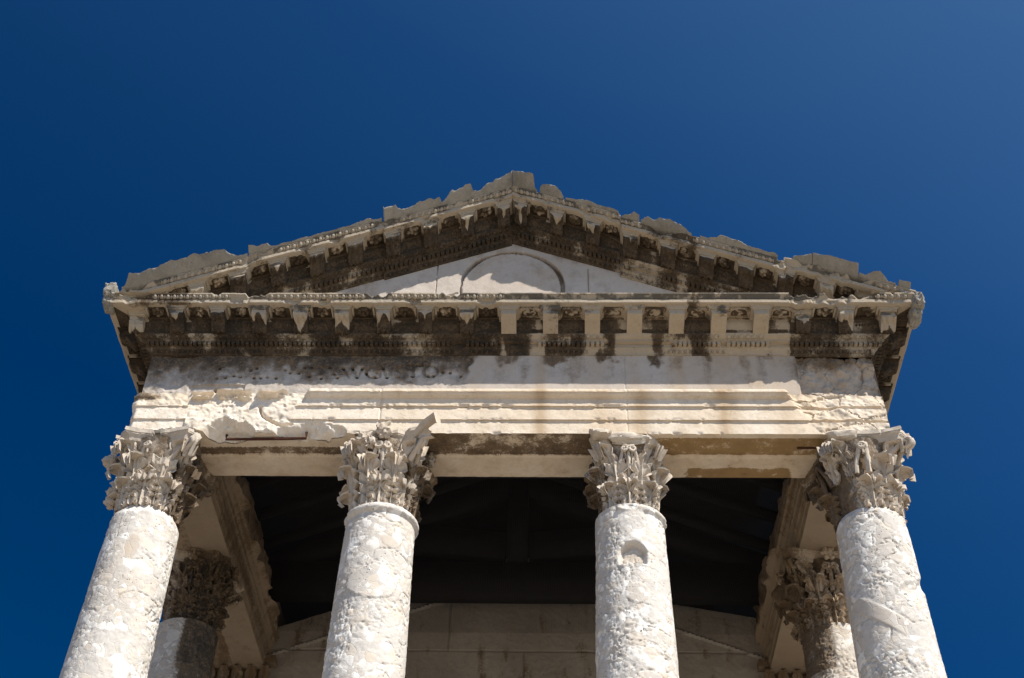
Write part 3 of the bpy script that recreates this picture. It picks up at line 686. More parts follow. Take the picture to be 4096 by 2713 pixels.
def ell_template(a, b_, c, n=7, mseg=8):     # half egg, axes: along u, along the surface, outwards
    P = []; F = []
    for i in range(n):
        th = math.pi*i/(n-1)
        for j in range(mseg):
            ph = math.pi*j/(mseg-1)
            P.append((a*math.sin(th)*math.cos(ph), b_*math.cos(th), c*math.sin(th)*math.sin(ph)))
    for i in range(n-1):
        for j in range(mseg-1):
            F.append((i*mseg+j, i*mseg+j+1, (i+1)*mseg+j+1, (i+1)*mseg+j))
    return np.array(P), np.array(F)
def ushape_template(a, b_, r, n=9, k=5):     # rim round an egg
    P = []; F = []
    for i in range(n):
        t = math.pi*(i/(n-1)); cx_, cy_ = -a*math.cos(t), b_*.5-b_*1.35*math.sin(t)
        dx, dy = -math.cos(t), -math.sin(t)
        for j in range(k):
            p = math.pi*j/(k-1); P.append((cx_+dx*r*math.cos(p), cy_+dy*r*math.cos(p), r*1.3*math.sin(p)))
    for i in range(n-1):
        for j in range(k-1): F.append((i*k+j, (i+1)*k+j, (i+1)*k+j+1, i*k+j+1))
    return np.array(P), np.array(F)
def place(mb, M, tpl, us, o0, z0, ang, stain_f, scale=None, wash=.2):
    P, F = tpl; us = np.asarray(us)
    if len(us) == 0: return
    ob, zb = math.sin(ang), math.cos(ang)             # surface direction (upwards, leaning outwards)
    oc, zc = math.cos(ang), -math.sin(ang)            # outward normal
    s = np.ones(len(us)) if scale is None else scale
    u = us[:, None]+P[None, :, 0]*s[:, None]; o_ = o0+(P[None, :, 1]*ob+P[None, :, 2]*oc)*s[:, None]+0*u; z_ = z0+(P[None, :, 1]*zb+P[None, :, 2]*zc)*s[:, None]+0*u
    W = M(u, o_, z_); W = W+.004*np.stack([fbm(W, 60, 1, 2), fbm(W, 60, 2, 2), fbm(W, 60, 3, 2)], -1)
    st = stain_f(W)
    n = P.shape[0]; FF = (F[None]+(np.arange(len(us))*n)[:, None, None]).reshape(-1, F.shape[1])
    mb.faces(W.reshape(-1, 3), FF, st.reshape(-1), 0, wash)

EGG = ell_template(.020, .024, .020); RIM = ushape_template(.027, .022, .006); BEAD = ell_template(.011, .009, .009, 5, 5); DART = ell_template(.006, .026, .014, 5, 5)
SEGG = ell_template(.020, .026, .020); LEAFT = ell_template(.017, .026, .012, 6, 6); RIB = ell_template(.004, .028, .019, 5, 5)

def restored(W):  # the plain repaired run of the level cornice
    return (W[..., 0] > -.05) & (W[..., 0] < 2.88)
def bed_stain(W, kind):
    """dark crust with irregular rain-washed runs through it"""
    n = fbm(W, [2.2, 2.2, .9], 301, 4); n2 = fbm(W, [7, 7, 1.2], 302, 3)
    s = .74+1.3*n-1.5*np.clip(n2-.07, 0, 1)
    if kind == 'front':
        x = W[..., 0]; rs = sstep(-.32, .0, x)*sstep(3.0, 2.86, x)
        run = 0*x
        for xc, wd_ in [(.50, .17), (.70, .10), (1.03, .09), (1.52, .10), (1.98, .09), (-.12, .05), (.06, .07), (.16, .08)]: run = np.maximum(run, np.exp(-((x-xc+.22*n2+.20*n)/wd_)**4))
        s = s*(1-rs)+rs*(.20+.55*run+1.4*n+1.0*n2)
        s = np.where(x > 2.9, .55+1.5*n, s)
        s += .3*sstep(-3.0, -3.7, x)
    return s

def cornice_body(mb, M, u_lo, u_hi, kind, du=.012, mods=()):
    """u_lo/u_hi: functions of (o, z) giving the ends of every profile line"""
    n = int(8.4/du) if kind == 'front' else int(4.2/du) if kind == 'rake' else 220
    t = np.linspace(0, 1, n)
    lo = u_lo(PO, PZ); hi = u_hi(PO, PZ)
    U = lo[None, :]+(hi-lo)[None, :]*t[:, None]
    O_ = np.broadcast_to(PO, U.shape).copy(); Z_ = np.broadcast_to(PZ, U.shape).copy()
    W = M(U, O_, Z_)
    isk = np.array([k in 'ks' for k in PK]); iss = np.array([k == 's' for k in PK]); isb = np.array([k in 'bde' for k in PK])
    n1 = fbm(W, 5, 201, 4); n2 = fbm(W, 20, 202, 4)
    rst = restored(W) if kind == 'front' else np.zeros(U.shape, bool)
    O_ += np.where(rst, .003*n2, .010*n2+.012*n1*isb[None])
    # broken lips: bite into corona and crown
    if kind != 'side':
        lipn = fbm(W*np.array([1, .02, .02]), 3.1, 210, 5)+.4*fbm(W*np.array([1, .2, .2]), 17, 211, 3)
        bite = np.clip(lipn-(.02 if kind == 'front' else .06), 0, .3)*np.where(rst, 0, 1)
        top = sstep(.372, .43, Z_)
        O_ -= top*bite*.30*iss[None]; Z_ -= (Z_ > .40)*bite*.14*iss[None]
        lip2 = np.clip(fbm(W*np.array([1, .02, .02]), 6.3, 230, 4)-.05, 0, .3)*np.where(rst, .1, 1)
        O_ -= isk[None]*(~iss[None])*lip2*.22
    st = bed_stain(W, kind)
    isc = np.array([k in 'wc' for k in PK])
    if kind != 'side':
        mm = np.asarray(mods); uc = (mm[:-1]+mm[1:])/2; du_ = np.abs(U[..., None]-uc).min(-1)
        hol = (du_/.125)**2+(np.clip(O_-.255, 0, 1)/.125)**2+2.2*n1+1.6*n2
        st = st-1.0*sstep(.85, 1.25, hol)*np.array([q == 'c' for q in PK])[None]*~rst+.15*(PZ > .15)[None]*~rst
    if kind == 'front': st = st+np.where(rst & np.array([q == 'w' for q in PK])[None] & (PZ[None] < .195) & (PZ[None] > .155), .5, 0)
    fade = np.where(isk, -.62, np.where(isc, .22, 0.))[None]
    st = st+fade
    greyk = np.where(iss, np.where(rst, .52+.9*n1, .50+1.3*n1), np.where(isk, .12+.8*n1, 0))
    if kind == 'side': st = st+.55*(~isk[None])
    W = M(U, O_, Z_)
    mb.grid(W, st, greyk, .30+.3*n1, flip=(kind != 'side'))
    # top of the cornice, running back to the wall
    back = M(U[:, -1:], O_[:, -1:]*0-.02, Z_[:, -1:]+.02+0*U[:, -1:]); mid = M(U[:, -1:], O_[:, -1:]*.5, Z_[:, -1:]+.012+.02*n1[:, -1:])
    mb.grid(np.concatenate([W[:, -1:], mid, back], 1), .05, 0, .15, flip=(kind != 'side'))

def ornaments(mb, M, u0, u1, kind, su=lambda o, z: (0, 0)):
    def ok(us, z, o):
        W = M(us, 0*us+o, 0*us+z); nn = fbm(W, 4, 404, 3); r = restored(W) if kind == 'front' else np.zeros(len(us), bool)
        k = (nn > -.16) & (~r | (fbm(W, 2.1, 405, 2) > .06))
        a, c = u1(o, z), u0(o, z)
        return us[k & (us < a-.03) & (us > c+.03)]
    full = np.arange(-4.3, 4.3, .001) if kind == 'front' else None
    lo, hi = (-4.2, 4.2) if kind == 'front' else (0.0, 4.2) if kind == 'rake' else (Y0-.4, 6.0)
    fs = lambda W: bed_stain(W, kind)+(.5 if kind == 'side' else .04)
    # dentils
    us = ok(np.arange(lo, hi, .050)+.02, .08, .1); 
    for u in us:
        hw = .0165; c = M(np.array([u-hw, u+hw]*4), np.array([.06, .06, .110, .110]*2), np.array([.064]*4+[.0982]*4))
        F = [(0, 2, 3, 1), (2, 6, 7, 3), (0, 4, 6, 2), (1, 3, 7, 5)]
        mb.faces(c+.002*R.uniform(-1, 1), F, fs(c), 0, .25)
    place(mb, M, LEAFT, ok(np.arange(lo, hi, .056), .03, .03), .028, .028, .9, fs); place(mb, M, RIB, ok(np.arange(lo, hi, .056)+.028, .03, .03), .028, .028, .9, fs)
    place(mb, M, BEAD, ok(np.arange(lo, hi, .028), .115, .118), .120, .117, .3, fs)
    e = ok(np.arange(lo, hi, .066), .14, .15); place(mb, M, EGG, e, .146, .136, .95, fs); place(mb, M, RIM, e, .146, .136, .95, fs)
    place(mb, M, DART, ok(np.arange(lo, hi, .066)+.033, .14, .15), .146, .136, .95, fs)
    fs2 = lambda W: .16+.8*fbm(W, 4, 77, 3)
    # eggs on the crown
    def okc(us):
        W = M(us, 0*us+.47, 0*us+.40); r = restored(W) if kind == 'front' else np.zeros(len(us), bool)
        lip = fbm(W*np.array([1, .02, .02]), 3.1, 210, 5); k = (~r) & (lip < .035)
        if kind == 'rake': k &= ~((M(us, 0, 0)[:, 0] > 2.95) & (M(us, 0, 0)[:, 0] < 3.62))
        return us[k & (us < u1(.45, .4)-.02) & (us > u0(.45, .4)+.02)]
    if kind != 'side':
        zc, oc_ = (.400, .462)
        e = okc(np.arange(lo, hi, .068)+.034); place(mb, M, SEGG, e, oc_, zc, .62, fs2); place(mb, M, RIM, e, oc_, zc, .62, fs2)
        place(mb, M, DART, okc(np.arange(lo, hi, .068)), oc_, zc, .62, fs2)

def modillion(mb, M, u, kind, plainone, seed):
    """console bracket under the corona: scrolled underside, leaf, moulded cap"""
    rg = random.Random(seed); hw = .078 if plainone else .072+rg.uniform(-.004, .004)
    # underside curve (o, z) from wall to nose
    if plainone:
        und = [(.170, .150), (.24, .178), (.31, .204), (.372, .226), (.384, .231)]; top = .336
        us = np.linspace(-hw, hw, 9); cap_o = .395
    else:
        und = []
        for q in np.linspace(0, 1, 14): und.append((.172+.205*q, .152+.030*math.sin(q*math.pi*.9)*-.2+.085*q**1.7-.012*math.sin(q*2*math.pi)))
        und += [(.383, .236), (.386, .246)]; top = .336; us = np.linspace(-hw, hw, 13)
    uo = np.array([p[0] for p in und]+[.385, .385]); uz = np.array([p[1] for p in und]+[.262, .294])
    UU, k_ = np.meshgrid(us, np.arange(len(uo)), indexing='ij'); OO_, Z_ = uo[k_].copy(), uz[k_].copy()
    t = UU/hw
    if not plainone:
        q = k_/(len(und)-1.0)
        lf = (q < .93)*(.014*np.exp(-(t/.18)**2)+.010*np.cos(t*math.pi*2.5+q*9)*(np.abs(t) > .2)+.012*np.sin(q*math.pi*3.2))
        Z_ -= lf; Z_ += .010*(np.abs(t) > .85)*(q < .9)
    W = M(u+UU, OO_, Z_)
    er = fbm(W, 16, 501, 3)
    broken = (not plainone) and kind != 'side' and rg.random() < .28; lim_ = rg.uniform(.27, .345)
    if broken:
        OO_ = np.minimum(OO_, lim_+.10*fbm(W, 9, 502, 3)); Z_ = np.where(uo[k_] > lim_, np.maximum(Z_, .20+.25*fbm(W, 7, 503, 3)), Z_)
        W = M(u+UU, OO_, Z_)
    OO_ += (.004 if plainone else .022)*er*(OO_ > .2); Z_ += (.003 if plainone else .024)*er
    W = M(u+UU, OO_, Z_)
    n = fbm(W, [6, 6, 3], 601, 3)
    if kind == 'side': st = .95+n
    elif plainone: st = .16+1.3*n+.9*fbm(W, [11, 11, 4], 603, 3)+.12*(k_ >= len(uo)-2)
    else:
        qq = k_/(len(und)-1.0); edge_ = sstep(.64, .88, qq+1.5*n+.5*np.abs(t)*rg.choice([-1, 1])+rg.uniform(-.40, .25)); st = .90-1.15*edge_+.6*n
        st = np.where(qq > 1.02, .15+.6*n, st)
    mb.grid(W, st, np.where(k_ >= len(und)-1, .40+.9*n, .1), .35, flip=True)
    for sd in (0, -1):                                     # cheeks
        A = np.stack([uo, uz], -1); ue = us[sd]
        lw = M(np.full(len(uo), u+ue), OO_[sd], Z_[sd]); upz = M(np.full(len(uo), u+ue), OO_[sd], np.full(len(uo), top))
        mb.grid(np.stack([lw, upz], 1), np.stack([st[sd], st[sd]*.6+.3], 1), 0, .3, flip=(sd == 0))
    # cap moulding wrapped round front and cheeks
    for j, (e, z0, z1) in enumerate([(.012, .288, .300), (.022, .300, .318), (.034, .318, .3355)] if not plainone else [(.010, .286, .296), (.026, .296, .316), (.040, .316, .3355)]):
        nn = 16; us2 = np.linspace(-hw-e, hw+e, nn); o1 = (lim_+.02 if broken else .386)+e*.7
        rows = []
        for (o_, z_) in ((.23, z0), (o1, z0), (o1+.006, z1)):
            wv = M(u+us2, np.full(nn, o_), np.full(nn, z_)+(.006*np.abs(np.sin(np.arange(nn)*1.57))*(j == 1) if not plainone else 0)); rows.append(wv)
        r = np.array(rows).transpose(1, 0, 2); r = r+(.002 if plainone else .016)*np.stack([fbm(r, 14, 5), fbm(r, 14, 6), fbm(r, 14, 7)], -1)
        s_ = (.95 if kind == 'side' else (.05 if plainone else .08)+1.1*fbm(r, 5, 610, 3)); mb.grid(r, s_, .36+1.0*fbm(r, 3, 611, 3), .3, flip=True)
        for sd in (-1, 1):
            rr = np.array([M(np.full(4, u+sd*(hw+e)), np.linspace(.235, o1+.004, 4), np.full(4, zz)) for zz in (z0, z1)]).transpose(1, 0, 2)
            mb.grid(rr, (.95 if kind == 'side' else .25), 0, .3, flip=(sd > 0))

def rosette(mb, M, u, kind, niche, seed):
    rg = random.Random(seed); W0 = M(np.array([u]), np.array([.30]), np.array([.34]))[0]
    stb = {'front': .85, 'rake': .82, 'side': 1.1}[kind]+rg.uniform(-.15, .1)
    # frame of the coffer
    hw = .100
    if niche:
        tt = np.concatenate([[0.0], np.linspace(0, 1, 17)[1:-1], [1.0]])
        for (hx, wd_, o0, om, z0, sv) in ((.112, .024, .232, .365, .300, .42), (.086, .016, .256, .345, .318, .50)):
            # stepped frame with an arched outer end
            pth = [(-hx, o0), (-hx, om-hx*.55)]+[(-hx*math.cos(q), om-hx*.55+hx*.75*math.sin(q)) for q in np.linspace(0, math.pi, 15)[1:-1]]+[(hx, om-hx*.55), (hx, o0), (-hx, o0)]
            pth = np.array(pth); pth = np.concatenate([np.linspace(p, q, 6)[:-1] for p, q in zip(pth[:-1], pth[1:])]+[pth[-1:]])
            ctr = np.array([0, (o0+om)/2]); dv = pth-ctr; dv /= np.linalg.norm(dv, axis=1)[:, None]
            rows = []
            for off, z in ((wd_, .336), (wd_, z0), (0, z0), (-.004, .337)):
                q = pth+dv*off; rows.append(M(u+q[:, 0], np.minimum(q[:, 1], .384), np.full(len(q), z)))
            P = np.array(rows).transpose(1, 0, 2); P = P+.006*np.stack([fbm(P, 24, 1, 3), fbm(P, 24, 2, 3), fbm(P, 24, 3, 3)], -1)
            mb.grid(P, sv+.9*fbm(P, [6, 6, 6], 90+seed, 3)+(.15 if hx > .1 else 0), .25, .5, flip=False)
        c = M(np.array([u-.15, u+.15]*2), np.array([.228, .228, .384, .384]), np.array([.334]*4)); mb.faces(c, [(0, 1, 3, 2)], .68, 0, .4)
        th = np.linspace(0, 2*math.pi, 28, endpoint=False); rr_ = np.array([.0, .03, .055, .066, .068])
        T, Q = np.meshgrid(th, rr_, indexing='ij'); dz = np.array([.316, .315, .316, .320, .336])[None]+0*T
        P = M(u+Q*np.cos(T), .312+Q*.80*np.sin(T), dz); P = P+.008*np.stack([0*T, 0*T, fbm(P, 30, 3, 3)], -1)
        nn = fbm(P, 26, 88, 3); mb.grid(P, .52+1.8*nn+.15*(Q > .06), 0, .2, cu=True, flip=False)
    else:
        for (ua, ub, oa, ob_) in ((-hw-.018, -hw, .230, .385), (hw, hw+.018, .230, .385), (-hw, hw, .230, .252)):
            c = M(np.array([u+ua, u+ub]*4), np.array([oa, oa, ob_, ob_]*2), np.array([.300]*4+[.337]*4))
            mb.faces(c, [(0, 1, 3, 2), (0, 2, 6, 4), (1, 5, 7, 3), (2, 3, 7, 6), (0, 4, 5, 1)], stb-np.array([0, 0, 1.1, 1.1]*2)*(ob_ > .3), .1, .3)
        place(mb, M, ell_template(.012, .016, .010, 5, 5), u+np.arange(-3, 4)*.03,   .206, .240, .9, lambda W: np.full(W.shape[:-1], stb))
        npz = rg.choice([5, 6, 6, 8]); a0 = rg.random()*6
        for j in range(npz+1):
            if rg.random() < .12: continue
            a = a0+j*2*math.pi/npz; rd = .042 if j < npz else 0; sz = .030 if j < npz else .022
            n = 9; uu = np.linspace(0, math.pi/2, 5); vv = np.linspace(0, 2*math.pi, n, endpoint=False); A, B = np.meshgrid(uu, vv, indexing='ij')
            P = M(u+rd*math.cos(a)+sz*np.sin(A)*np.cos(B), .315+rd*math.sin(a)+sz*np.sin(A)*np.sin(B), .336-.036*np.cos(A)*(1 if j < npz else 1.5))
            P = P+.010*np.stack([fbm(P, 30, 1), fbm(P, 30, 2), fbm(P, 30, 3)], -1)
            mb.grid(P, stb-.12+1.1*fbm(P, 9, 4), .0, .5, cv=True, flip=True)

def cornice(name, M, kind, lo, hi, mods, label=None):
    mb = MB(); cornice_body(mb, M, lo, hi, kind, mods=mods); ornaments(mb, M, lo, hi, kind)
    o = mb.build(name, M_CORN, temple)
    if label: o['label'] = label
    for i, u in enumerate(mods):
        pl = kind == 'front' and -.03 < u < 2.7
        b = MB(); modillion(b, M, u, kind, pl, 900+i+len(name)); q = b.build('modillion', M_CORN, o)
        if pl: q['label'] = 'plain uncarved repair bracket'
    for i in range(len(mods)-1):
        u = (mods[i]+mods[i+1])/2; ni = kind == 'front' and .1 < u < 2.85
        b = MB(); rosette(b, M, u, kind, ni, 300+i*3+len(name)); q = b.build('rosette', M_CORN, o)
        if ni: q['label'] = 'plain disc in a stepped coffer, flecked white'
    return o
SP = .4325
cornice('cornice', M_front, 'front', lambda o, z: -(3.75+o), lambda o, z: 3.75+o, [k*SP for k in range(-9, 10)], 'level cornice, carved and dark at its ends, plainly repaired right of the middle')
for sg in (-1, 1):
    cornice('raking_cornice', M_rake(sg), 'rake', lambda o, z: 0*o+0*z, lambda o, z: np.minimum(3.75+o, (ZT+z-11.10)/SL), [.095+SP*.93*k for k in range(0, 10)],
            'left sloping cornice of the pediment' if sg < 0 else 'right sloping cornice of the pediment')
for sg in (-1, 1):
    cornice('side_cornice', M_side(sg), 'side', lambda o, z: Y0-o, lambda o, z: 0*o+16.9, [Y0+.02+SP*k for k in range(0, 9)])

# crowning gutter stones of the pediment, each with the broken outline it has: (x, height above the tympanum line)
SIMA = {'L1': [(-4.06, .37), (-3.99, .500), (-3.55, .504), (-3.45, .510), (-3.20, .512), (-3.05, .505), (-2.92, .440), (-2.82, .42)],
 'L2': [(-2.81, .465), (-2.74, .462), (-2.57, .440), (-2.42, .425), (-2.22, .425), (-2.07, .435), (-1.78, .435), (-1.55, .440), (-1.43, .435)],
 'L3': [(-1.41, .522), (-1.28, .500), (-1.26, .470), (-0.80, .470), (-0.78, .43), (-0.74, .451), (-0.67, .518), (-0.46, .503), (-0.44, .45), (-0.35, .471), (-0.19, .512), (0.0, .520)],
 'R1': [(0.004, .520), (0.24, .526), (0.25, .451), (0.28, .43)],
 'R2': [(0.310, .45), (0.318, .475), (0.345, .492), (0.42, .50), (0.49, .505), (0.55, .475), (0.575, .44)],
 'R3': [(0.60, .425), (0.70, .438), (0.79, .448), (0.87, .435), (0.98, .425), (1.06, .415), (1.18, .41)],
 'R4': [(1.215, .42), (1.24, .445), (1.33, .468), (1.40, .46)],
 'R5': [(1.42, .44), (1.49, .46), (1.60, .482), (1.78, .482), (1.83, .482), (1.91, .45), (1.95, .42)],
 'R6': [(2.04, .43), (2.12, .44), (2.25, .474), (2.39, .469), (2.60, .455), (2.73, .445), (2.80, .45), (2.83, .43)],
 'R7': [(2.99, .43), (3.03, .45), (3.16, .480), (3.18, .480)], 'R7b': [(3.185, .490), (3.63, .492)], 'R7c': [(3.64, .455), (3.70, .445), (3.84, .482), (3.90, .452), (3.95, .43), (3.99, .42)],
 'R8': [(4.02, .453), (4.10, .464), (4.13, .464)]}
rakes = [o for o in bpy.data.objects if o.name.startswith('raking_cornice')]
for nm, pl in SIMA.items():
    par = rakes[0] if nm[0] == 'L' else rakes[1]
    xs_ = np.array([p[0] for p in pl]); hs2 = np.array([p[1] for p in pl]); n = max(8, int((xs_[-1]-xs_[0])/.012))
    x = np.linspace(xs_[0], xs_[-1], n); ht = np.interp(x, xs_, hs2)
    jag = fbm(np.stack([x, 0*x, 0*x+len(nm)], -1), 14, 700, 4); ht = ht+(.035*jag if nm not in ('R7b',) else 0)
    base = .432
    ht = np.maximum(ht+.018, base+.02)
    rows = []
    H0, Hf = base, .20                       # full height of the gutter stone
    for q in (0, .04, .25, .5, .75, .92, 1.0):
        z = base+(ht-base)*q; bv = np.clip(fbm(np.stack([x, 0*x+3, 0*x], -1), 8, 760, 4)+.12, 0, .4)*.22*(q > .9)*(1 if nm != 'R7b' else .2)
        o_ = .474+.012*(z-base > .004)+1.45*np.clip(z-base, 0, 1)-bv*(q > .99)-bv*.35*(q < .99)
        rows.append(np.stack([x, Y0-o_, ZT-SL*np.abs(x)+z+jog(x)], -1))
    zt = rows[-1][:, 2]
    for bk, dz in ((.04, .004), (.16, .0), (.42, -.03)):
        rows.append(np.stack([x, rows[6][:, 1]+bk, zt+dz+.02*fbm(np.stack([x, 0*x+bk, 0*x], -1), 9, 3)], -1))
    rows.append(np.stack([x, 0*x+Y0-.02, ZT-SL*np.abs(x)+base-.005+jog(x)], -1))
    P = np.array(rows).transpose(1, 0, 2)
    e = fbm(P, 11, 720, 4); e2 = fbm(P, 45, 721, 3); P[..., 1] += .035*e+.016*e2; P[..., 2] += .012*e2
    P = np.concatenate([P[:1]*0+P[:1].mean(1, keepdims=True), P, P[-1:]*0+P[-1:].mean(1, keepdims=True)], 0)
    st = .30+1.1*fbm(P, [2.5, 2.5, 1.4], 730, 4); 
    mb = MB(); mb.grid(P, st, 0, .1, cv=True, flip=True); mb.build('gutter_stone', M_SIMA, par, ang=45)

# broken corner stones
mb = MB(); lump(mb, (-4.18, -.77, 11.19), (.065, .09, .095), 3, .35, 24, .25, .1, sq=.6); lump(mb, (-4.19, -.70, 11.08), (.06, .10, .07), 5, .35, 20, .3, .1, sq=.7)
mb.build('corner_stone', M_SIMA, temple)
mb = MB(); lump(mb, (4.19, -.74, 11.07), (.065, .10, .085), 7, .35, 24, .25, .1, sq=.7); lump(mb, (4.17, -.62, 10.98), (.06, .12, .08), 9, .35, 20, .3, .1, sq=.7); lump(mb, (4.10, -.72, 11.16), (.10, .1, .05), 11, .4, 20, .2, .1, sq=.7)
mb.build('corner_stone', M_SIMA, temple)

# ------------------------------------------------------------------ tympanum with its round panel
X = np.arange(-3.4, 3.4, .011); V = np.linspace(0, 1, 110)
XX, VV = np.meshgrid(X, V, indexing='ij'); zt = ZT+.05-SL*np.abs(XX); ZZ = 11.0+(np.maximum(zt, 11.02)-11.0)*VV
P0 = np.stack([XX, 0*XX, ZZ], -1); n1 = fbm(P0, 3, 31, 4); n2 = fbm(P0, 15, 32, 4)
rc_ = np.hypot(XX-.005, (ZZ-11.75)); 
ang_ = np.arctan2(ZZ-11.75, XX)
gw = .012+.014*sstep(.1, 1.2, np.cos(ang_-.35))+.014*np.exp(-((ang_-2.5)/.3)**2)
groove = sstep(gw+.004, gw-.004, np.abs(rc_-.560))
disc = rc_ < .555
roughL = sstep(.15, -.25, XX)*sstep(11.62, 11.42, ZZ+.4*n1)
OO = .004*n2+.012*n1*(disc)+.020*n2*roughL-.012*disc*0-.05*groove
OO -= .02*(sstep(.006, .002, np.abs(XX+.835+.03*n1))*(ZZ > 11.2)+sstep(.006, .002, np.abs(XX-.847))*(ZZ < 12.05))
# cracked corner left of the disc
for pth in ([(-.84, 11.63), (-.72, 11.60), (-.58, 11.66)], [(-.74, 11.56), (-.72, 11.44), (-.60, 11.36), (-.48, 11.32)], [(.56, 11.60), (.66, 11.59), (.74, 11.60)], [(.72, 11.52), (.84, 11.46)], [(-1.3, 11.64), (-1.0, 11.61)]):
    dmin = np.full(XX.shape, 9.)
    for (ax, a_), (bx, b_) in zip(pth[:-1], pth[1:]):
        t = np.clip(((XX-ax)*(bx-ax)+(ZZ-a_)*(b_-a_))/((bx-ax)**2+(b_-a_)**2), 0, 1); dmin = np.minimum(dmin, np.hypot(XX-ax-t*(bx-ax), ZZ-a_-t*(b_-a_)))
    OO -= .03*sstep(.014, .004, dmin+.01*n2)
mb = MB(); mb.grid(np.stack([XX, Y0-OO+.004, ZZ], -1), .10+.45*groove+.7*n1+.25*sstep(.14, .0, zt-ZZ), .0, .16+.9*np.clip(n1+.6*n2, 0, .5)+.25*disc*np.clip(fbm(P0, [2, 1, 5], 71)+.15, 0, 1), flip=True)
mb.build('tympanum', M_TYMP, temple)

# ------------------------------------------------------------------ roof, cella, truss
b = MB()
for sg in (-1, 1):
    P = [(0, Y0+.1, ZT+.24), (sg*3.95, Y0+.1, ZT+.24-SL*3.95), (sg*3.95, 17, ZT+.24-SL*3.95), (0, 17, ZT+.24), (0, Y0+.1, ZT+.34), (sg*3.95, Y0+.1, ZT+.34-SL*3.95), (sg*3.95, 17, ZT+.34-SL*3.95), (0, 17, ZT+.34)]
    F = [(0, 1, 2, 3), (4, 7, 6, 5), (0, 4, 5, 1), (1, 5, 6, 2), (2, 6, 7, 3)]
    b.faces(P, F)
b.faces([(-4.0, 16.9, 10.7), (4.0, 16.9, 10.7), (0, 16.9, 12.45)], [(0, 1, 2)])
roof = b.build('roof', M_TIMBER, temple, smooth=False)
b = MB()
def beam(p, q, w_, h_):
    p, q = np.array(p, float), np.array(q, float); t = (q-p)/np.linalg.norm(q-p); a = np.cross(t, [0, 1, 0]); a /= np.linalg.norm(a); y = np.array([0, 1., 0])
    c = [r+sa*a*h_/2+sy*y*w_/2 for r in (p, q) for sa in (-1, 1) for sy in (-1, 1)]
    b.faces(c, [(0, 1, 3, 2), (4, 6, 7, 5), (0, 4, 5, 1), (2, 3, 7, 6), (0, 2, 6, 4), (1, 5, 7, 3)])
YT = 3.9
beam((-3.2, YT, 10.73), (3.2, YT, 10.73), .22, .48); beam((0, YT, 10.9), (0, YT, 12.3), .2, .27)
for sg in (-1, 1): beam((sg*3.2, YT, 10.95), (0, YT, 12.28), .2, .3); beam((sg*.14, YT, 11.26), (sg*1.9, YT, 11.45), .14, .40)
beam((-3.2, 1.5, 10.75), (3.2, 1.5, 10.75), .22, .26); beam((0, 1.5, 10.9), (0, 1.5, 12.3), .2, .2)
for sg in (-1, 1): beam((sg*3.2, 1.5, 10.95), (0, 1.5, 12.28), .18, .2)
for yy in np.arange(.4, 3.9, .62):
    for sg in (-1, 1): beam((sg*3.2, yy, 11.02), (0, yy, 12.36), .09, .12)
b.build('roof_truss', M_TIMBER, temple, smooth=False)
# cella front wall in courses, gabled, with the light line of an old roof slope
X = np.arange(-3.12, 3.121, .02); Zc = np.arange(ZP, 12.5, .02)
Zc = Zc[Zc > 7.0]; XX, ZZ = np.meshgrid(X, Zc, indexing='ij')
lim = 11.42-.37*np.abs(XX); lim = np.where(np.abs(XX) > 2.45, lim+.0, lim); lim = np.where((XX > 1.95), np.where(XX > 2.02, 10.53-.19*(XX-2.02)+.14, lim), lim)
ZQ = np.minimum(ZZ, np.maximum(lim, 9.9))
P0 = np.stack([XX, 0*XX, ZQ], -1); n1 = fbm(P0, [9, 9, 2.5], 41, 4); n2 = fbm(P0, 30, 42, 3)
OO = .020*n1+.014*n2; cz = [9.97, 9.30, 8.62, 7.94, 7.26]
for i, z in enumerate(cz): OO -= .035*sstep(.018, .006, np.abs(ZQ-z))
for x_, za, zb in [(-.86, 9.97, 13), (1.05, 9.97, 13), (.1, 9.3, 9.97), (-1.8, 9.3, 9.97), (2.0, 9.3, 9.97), (-.9, 8.62, 9.3), (1.2, 8.62, 9.3)]: OO -= .02*sstep(.012, .004, np.abs(XX-x_))*((ZQ > za) & (ZQ < zb))
lt = sstep(.020, .008, np.abs(ZQ-(11.05-.375*np.abs(XX))+.0)); OO += .03*lt
mb = MB(); mb.grid(np.stack([XX, 4.28-OO, ZQ], -1), np.where(ZQ > 10.9, -.2, .26+.9*n1-.5*lt), 0, .25-.25*lt, flip=True)  # wall top made paler, bounced light put into its colour
mb.box(-3.115, 3.115, 4.31, 4.8, ZP, 9.85); mb.build('cella_wall', M_CELLA, temple)
b = MB(); b.box(-3.75, -3.15, 4.85, 16.9, ZP, 9.655); b.box(3.15, 3.75, 4.85, 16.9, ZP, 9.655); b.box(-3.1, 3.1, 16.4, 16.85, ZP, 10.7); b.build('cella_side_wall', M_WHITE, temple, smooth=False)
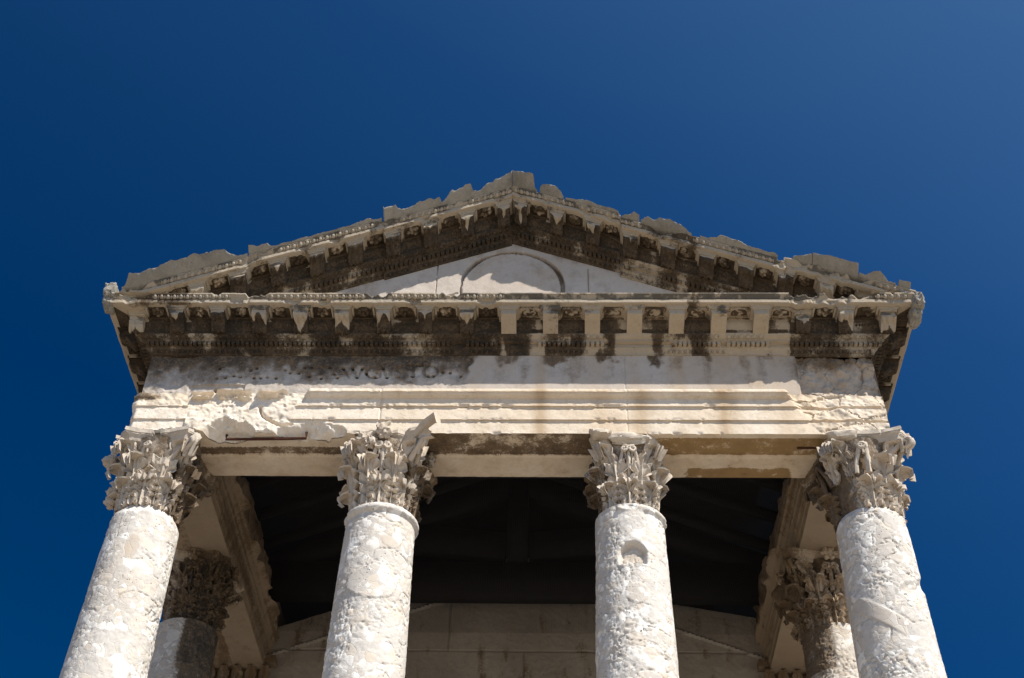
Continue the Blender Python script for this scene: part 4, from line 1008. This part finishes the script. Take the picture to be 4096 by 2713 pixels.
# corner pilasters of the cella
for sg in (-1, 1):
    b = MB(); b.box(sg*3.45-.34, sg*3.45+.34, 4.26, 4.84, ZP, ZN, stain=.5, wash=.5); pil = b.build('pilaster', M_INNER, temple, smooth=False)
    b = MB(); n = 24
    for row, (h0, H, w_) in enumerate([(0, .34, .14), (.0, .62, .13), (.45, .42, .12)]):
        for x0 in (np.arange(-2, 3)*.17+(.085 if row == 1 else 0)):
            s = np.linspace(0, 1, 16); t = np.linspace(-1, 1, 9); S, T = np.meshgrid(s, t, indexing='ij')
            wd_ = w_*.6*(1-.8*np.clip((S-.7)/.3, 0, 1))*(.7+.3*np.abs(np.sin(S*13)))
            P = np.stack([sg*3.45+x0+T*wd_, 4.25-.03-.05*S-.10*np.clip((S-.7)/.3, 0, 1)-.02*np.exp(-(T/.2)**2), ZN+h0+H*np.minimum(S, .8)/.8-.05*np.clip((S-.8)/.2, 0, 1)], -1)
            b.grid(P+.02*np.stack([fbm(P, 20, 1), fbm(P, 20, 2), fbm(P, 20, 3)], -1), .6, 0, .6)
    b.box(sg*3.45-.33, sg*3.45+.33, 4.24, 4.8, ZN+.002, ZN+.9, stain=.6, wash=.5); b.box(sg*3.45-.46, sg*3.45+.46, 4.12, 4.8, ZN+.902, ZN+.995, stain=.55, wash=.5)
    b.build('capital', M_INNER, pil)

# ------------------------------------------------------------------ bird net under the porch roof
b = MB(); zn_ = 10.18
for x in np.arange(-3.0, 3.001, .021): 
    z = zn_; b.faces([(x-.0010, .345, z), (x+.0010, .345, z), (x+.0010, 4.2, z), (x-.0010, 4.2, z)], [(0, 1, 2, 3)])
for y in np.arange(.36, 4.2, .021): b.faces([(-3.0, y-.0010, zn_+.001), (3.0, y-.0010, zn_+.001), (3.0, y+.0010, zn_+.001), (-3.0, y+.0010, zn_+.001)], [(0, 1, 2, 3)])
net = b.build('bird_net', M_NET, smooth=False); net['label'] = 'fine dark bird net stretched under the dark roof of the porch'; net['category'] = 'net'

# ------------------------------------------------------------------ dry tuft on the ledge
b = MB(); rt = random.Random(3)
for i in range(46):
    x0, y0 = -1.12+rt.uniform(-.03, .03), Y0-.11+rt.uniform(-.02, .02); dx, dy, h = rt.uniform(-.06, .05), rt.uniform(-.06, .03), rt.uniform(.06, .15)
    q = np.linspace(0, 1, 5); ww = .004*(1-q*.8)
    c = np.stack([x0+dx*q**1.5, y0+dy*q**1.5, 11.14+h*q], -1)
    b.grid(np.stack([c-np.stack([ww, 0*q, 0*q], -1), c+np.stack([ww, 0*q, 0*q], -1)], 1))
tf = b.build('grass_tuft', M_TUFT, smooth=False); tf['label'] = 'small tuft of dry brown grass on the cornice ledge, left of the round panel'; tf['category'] = 'dry grass'
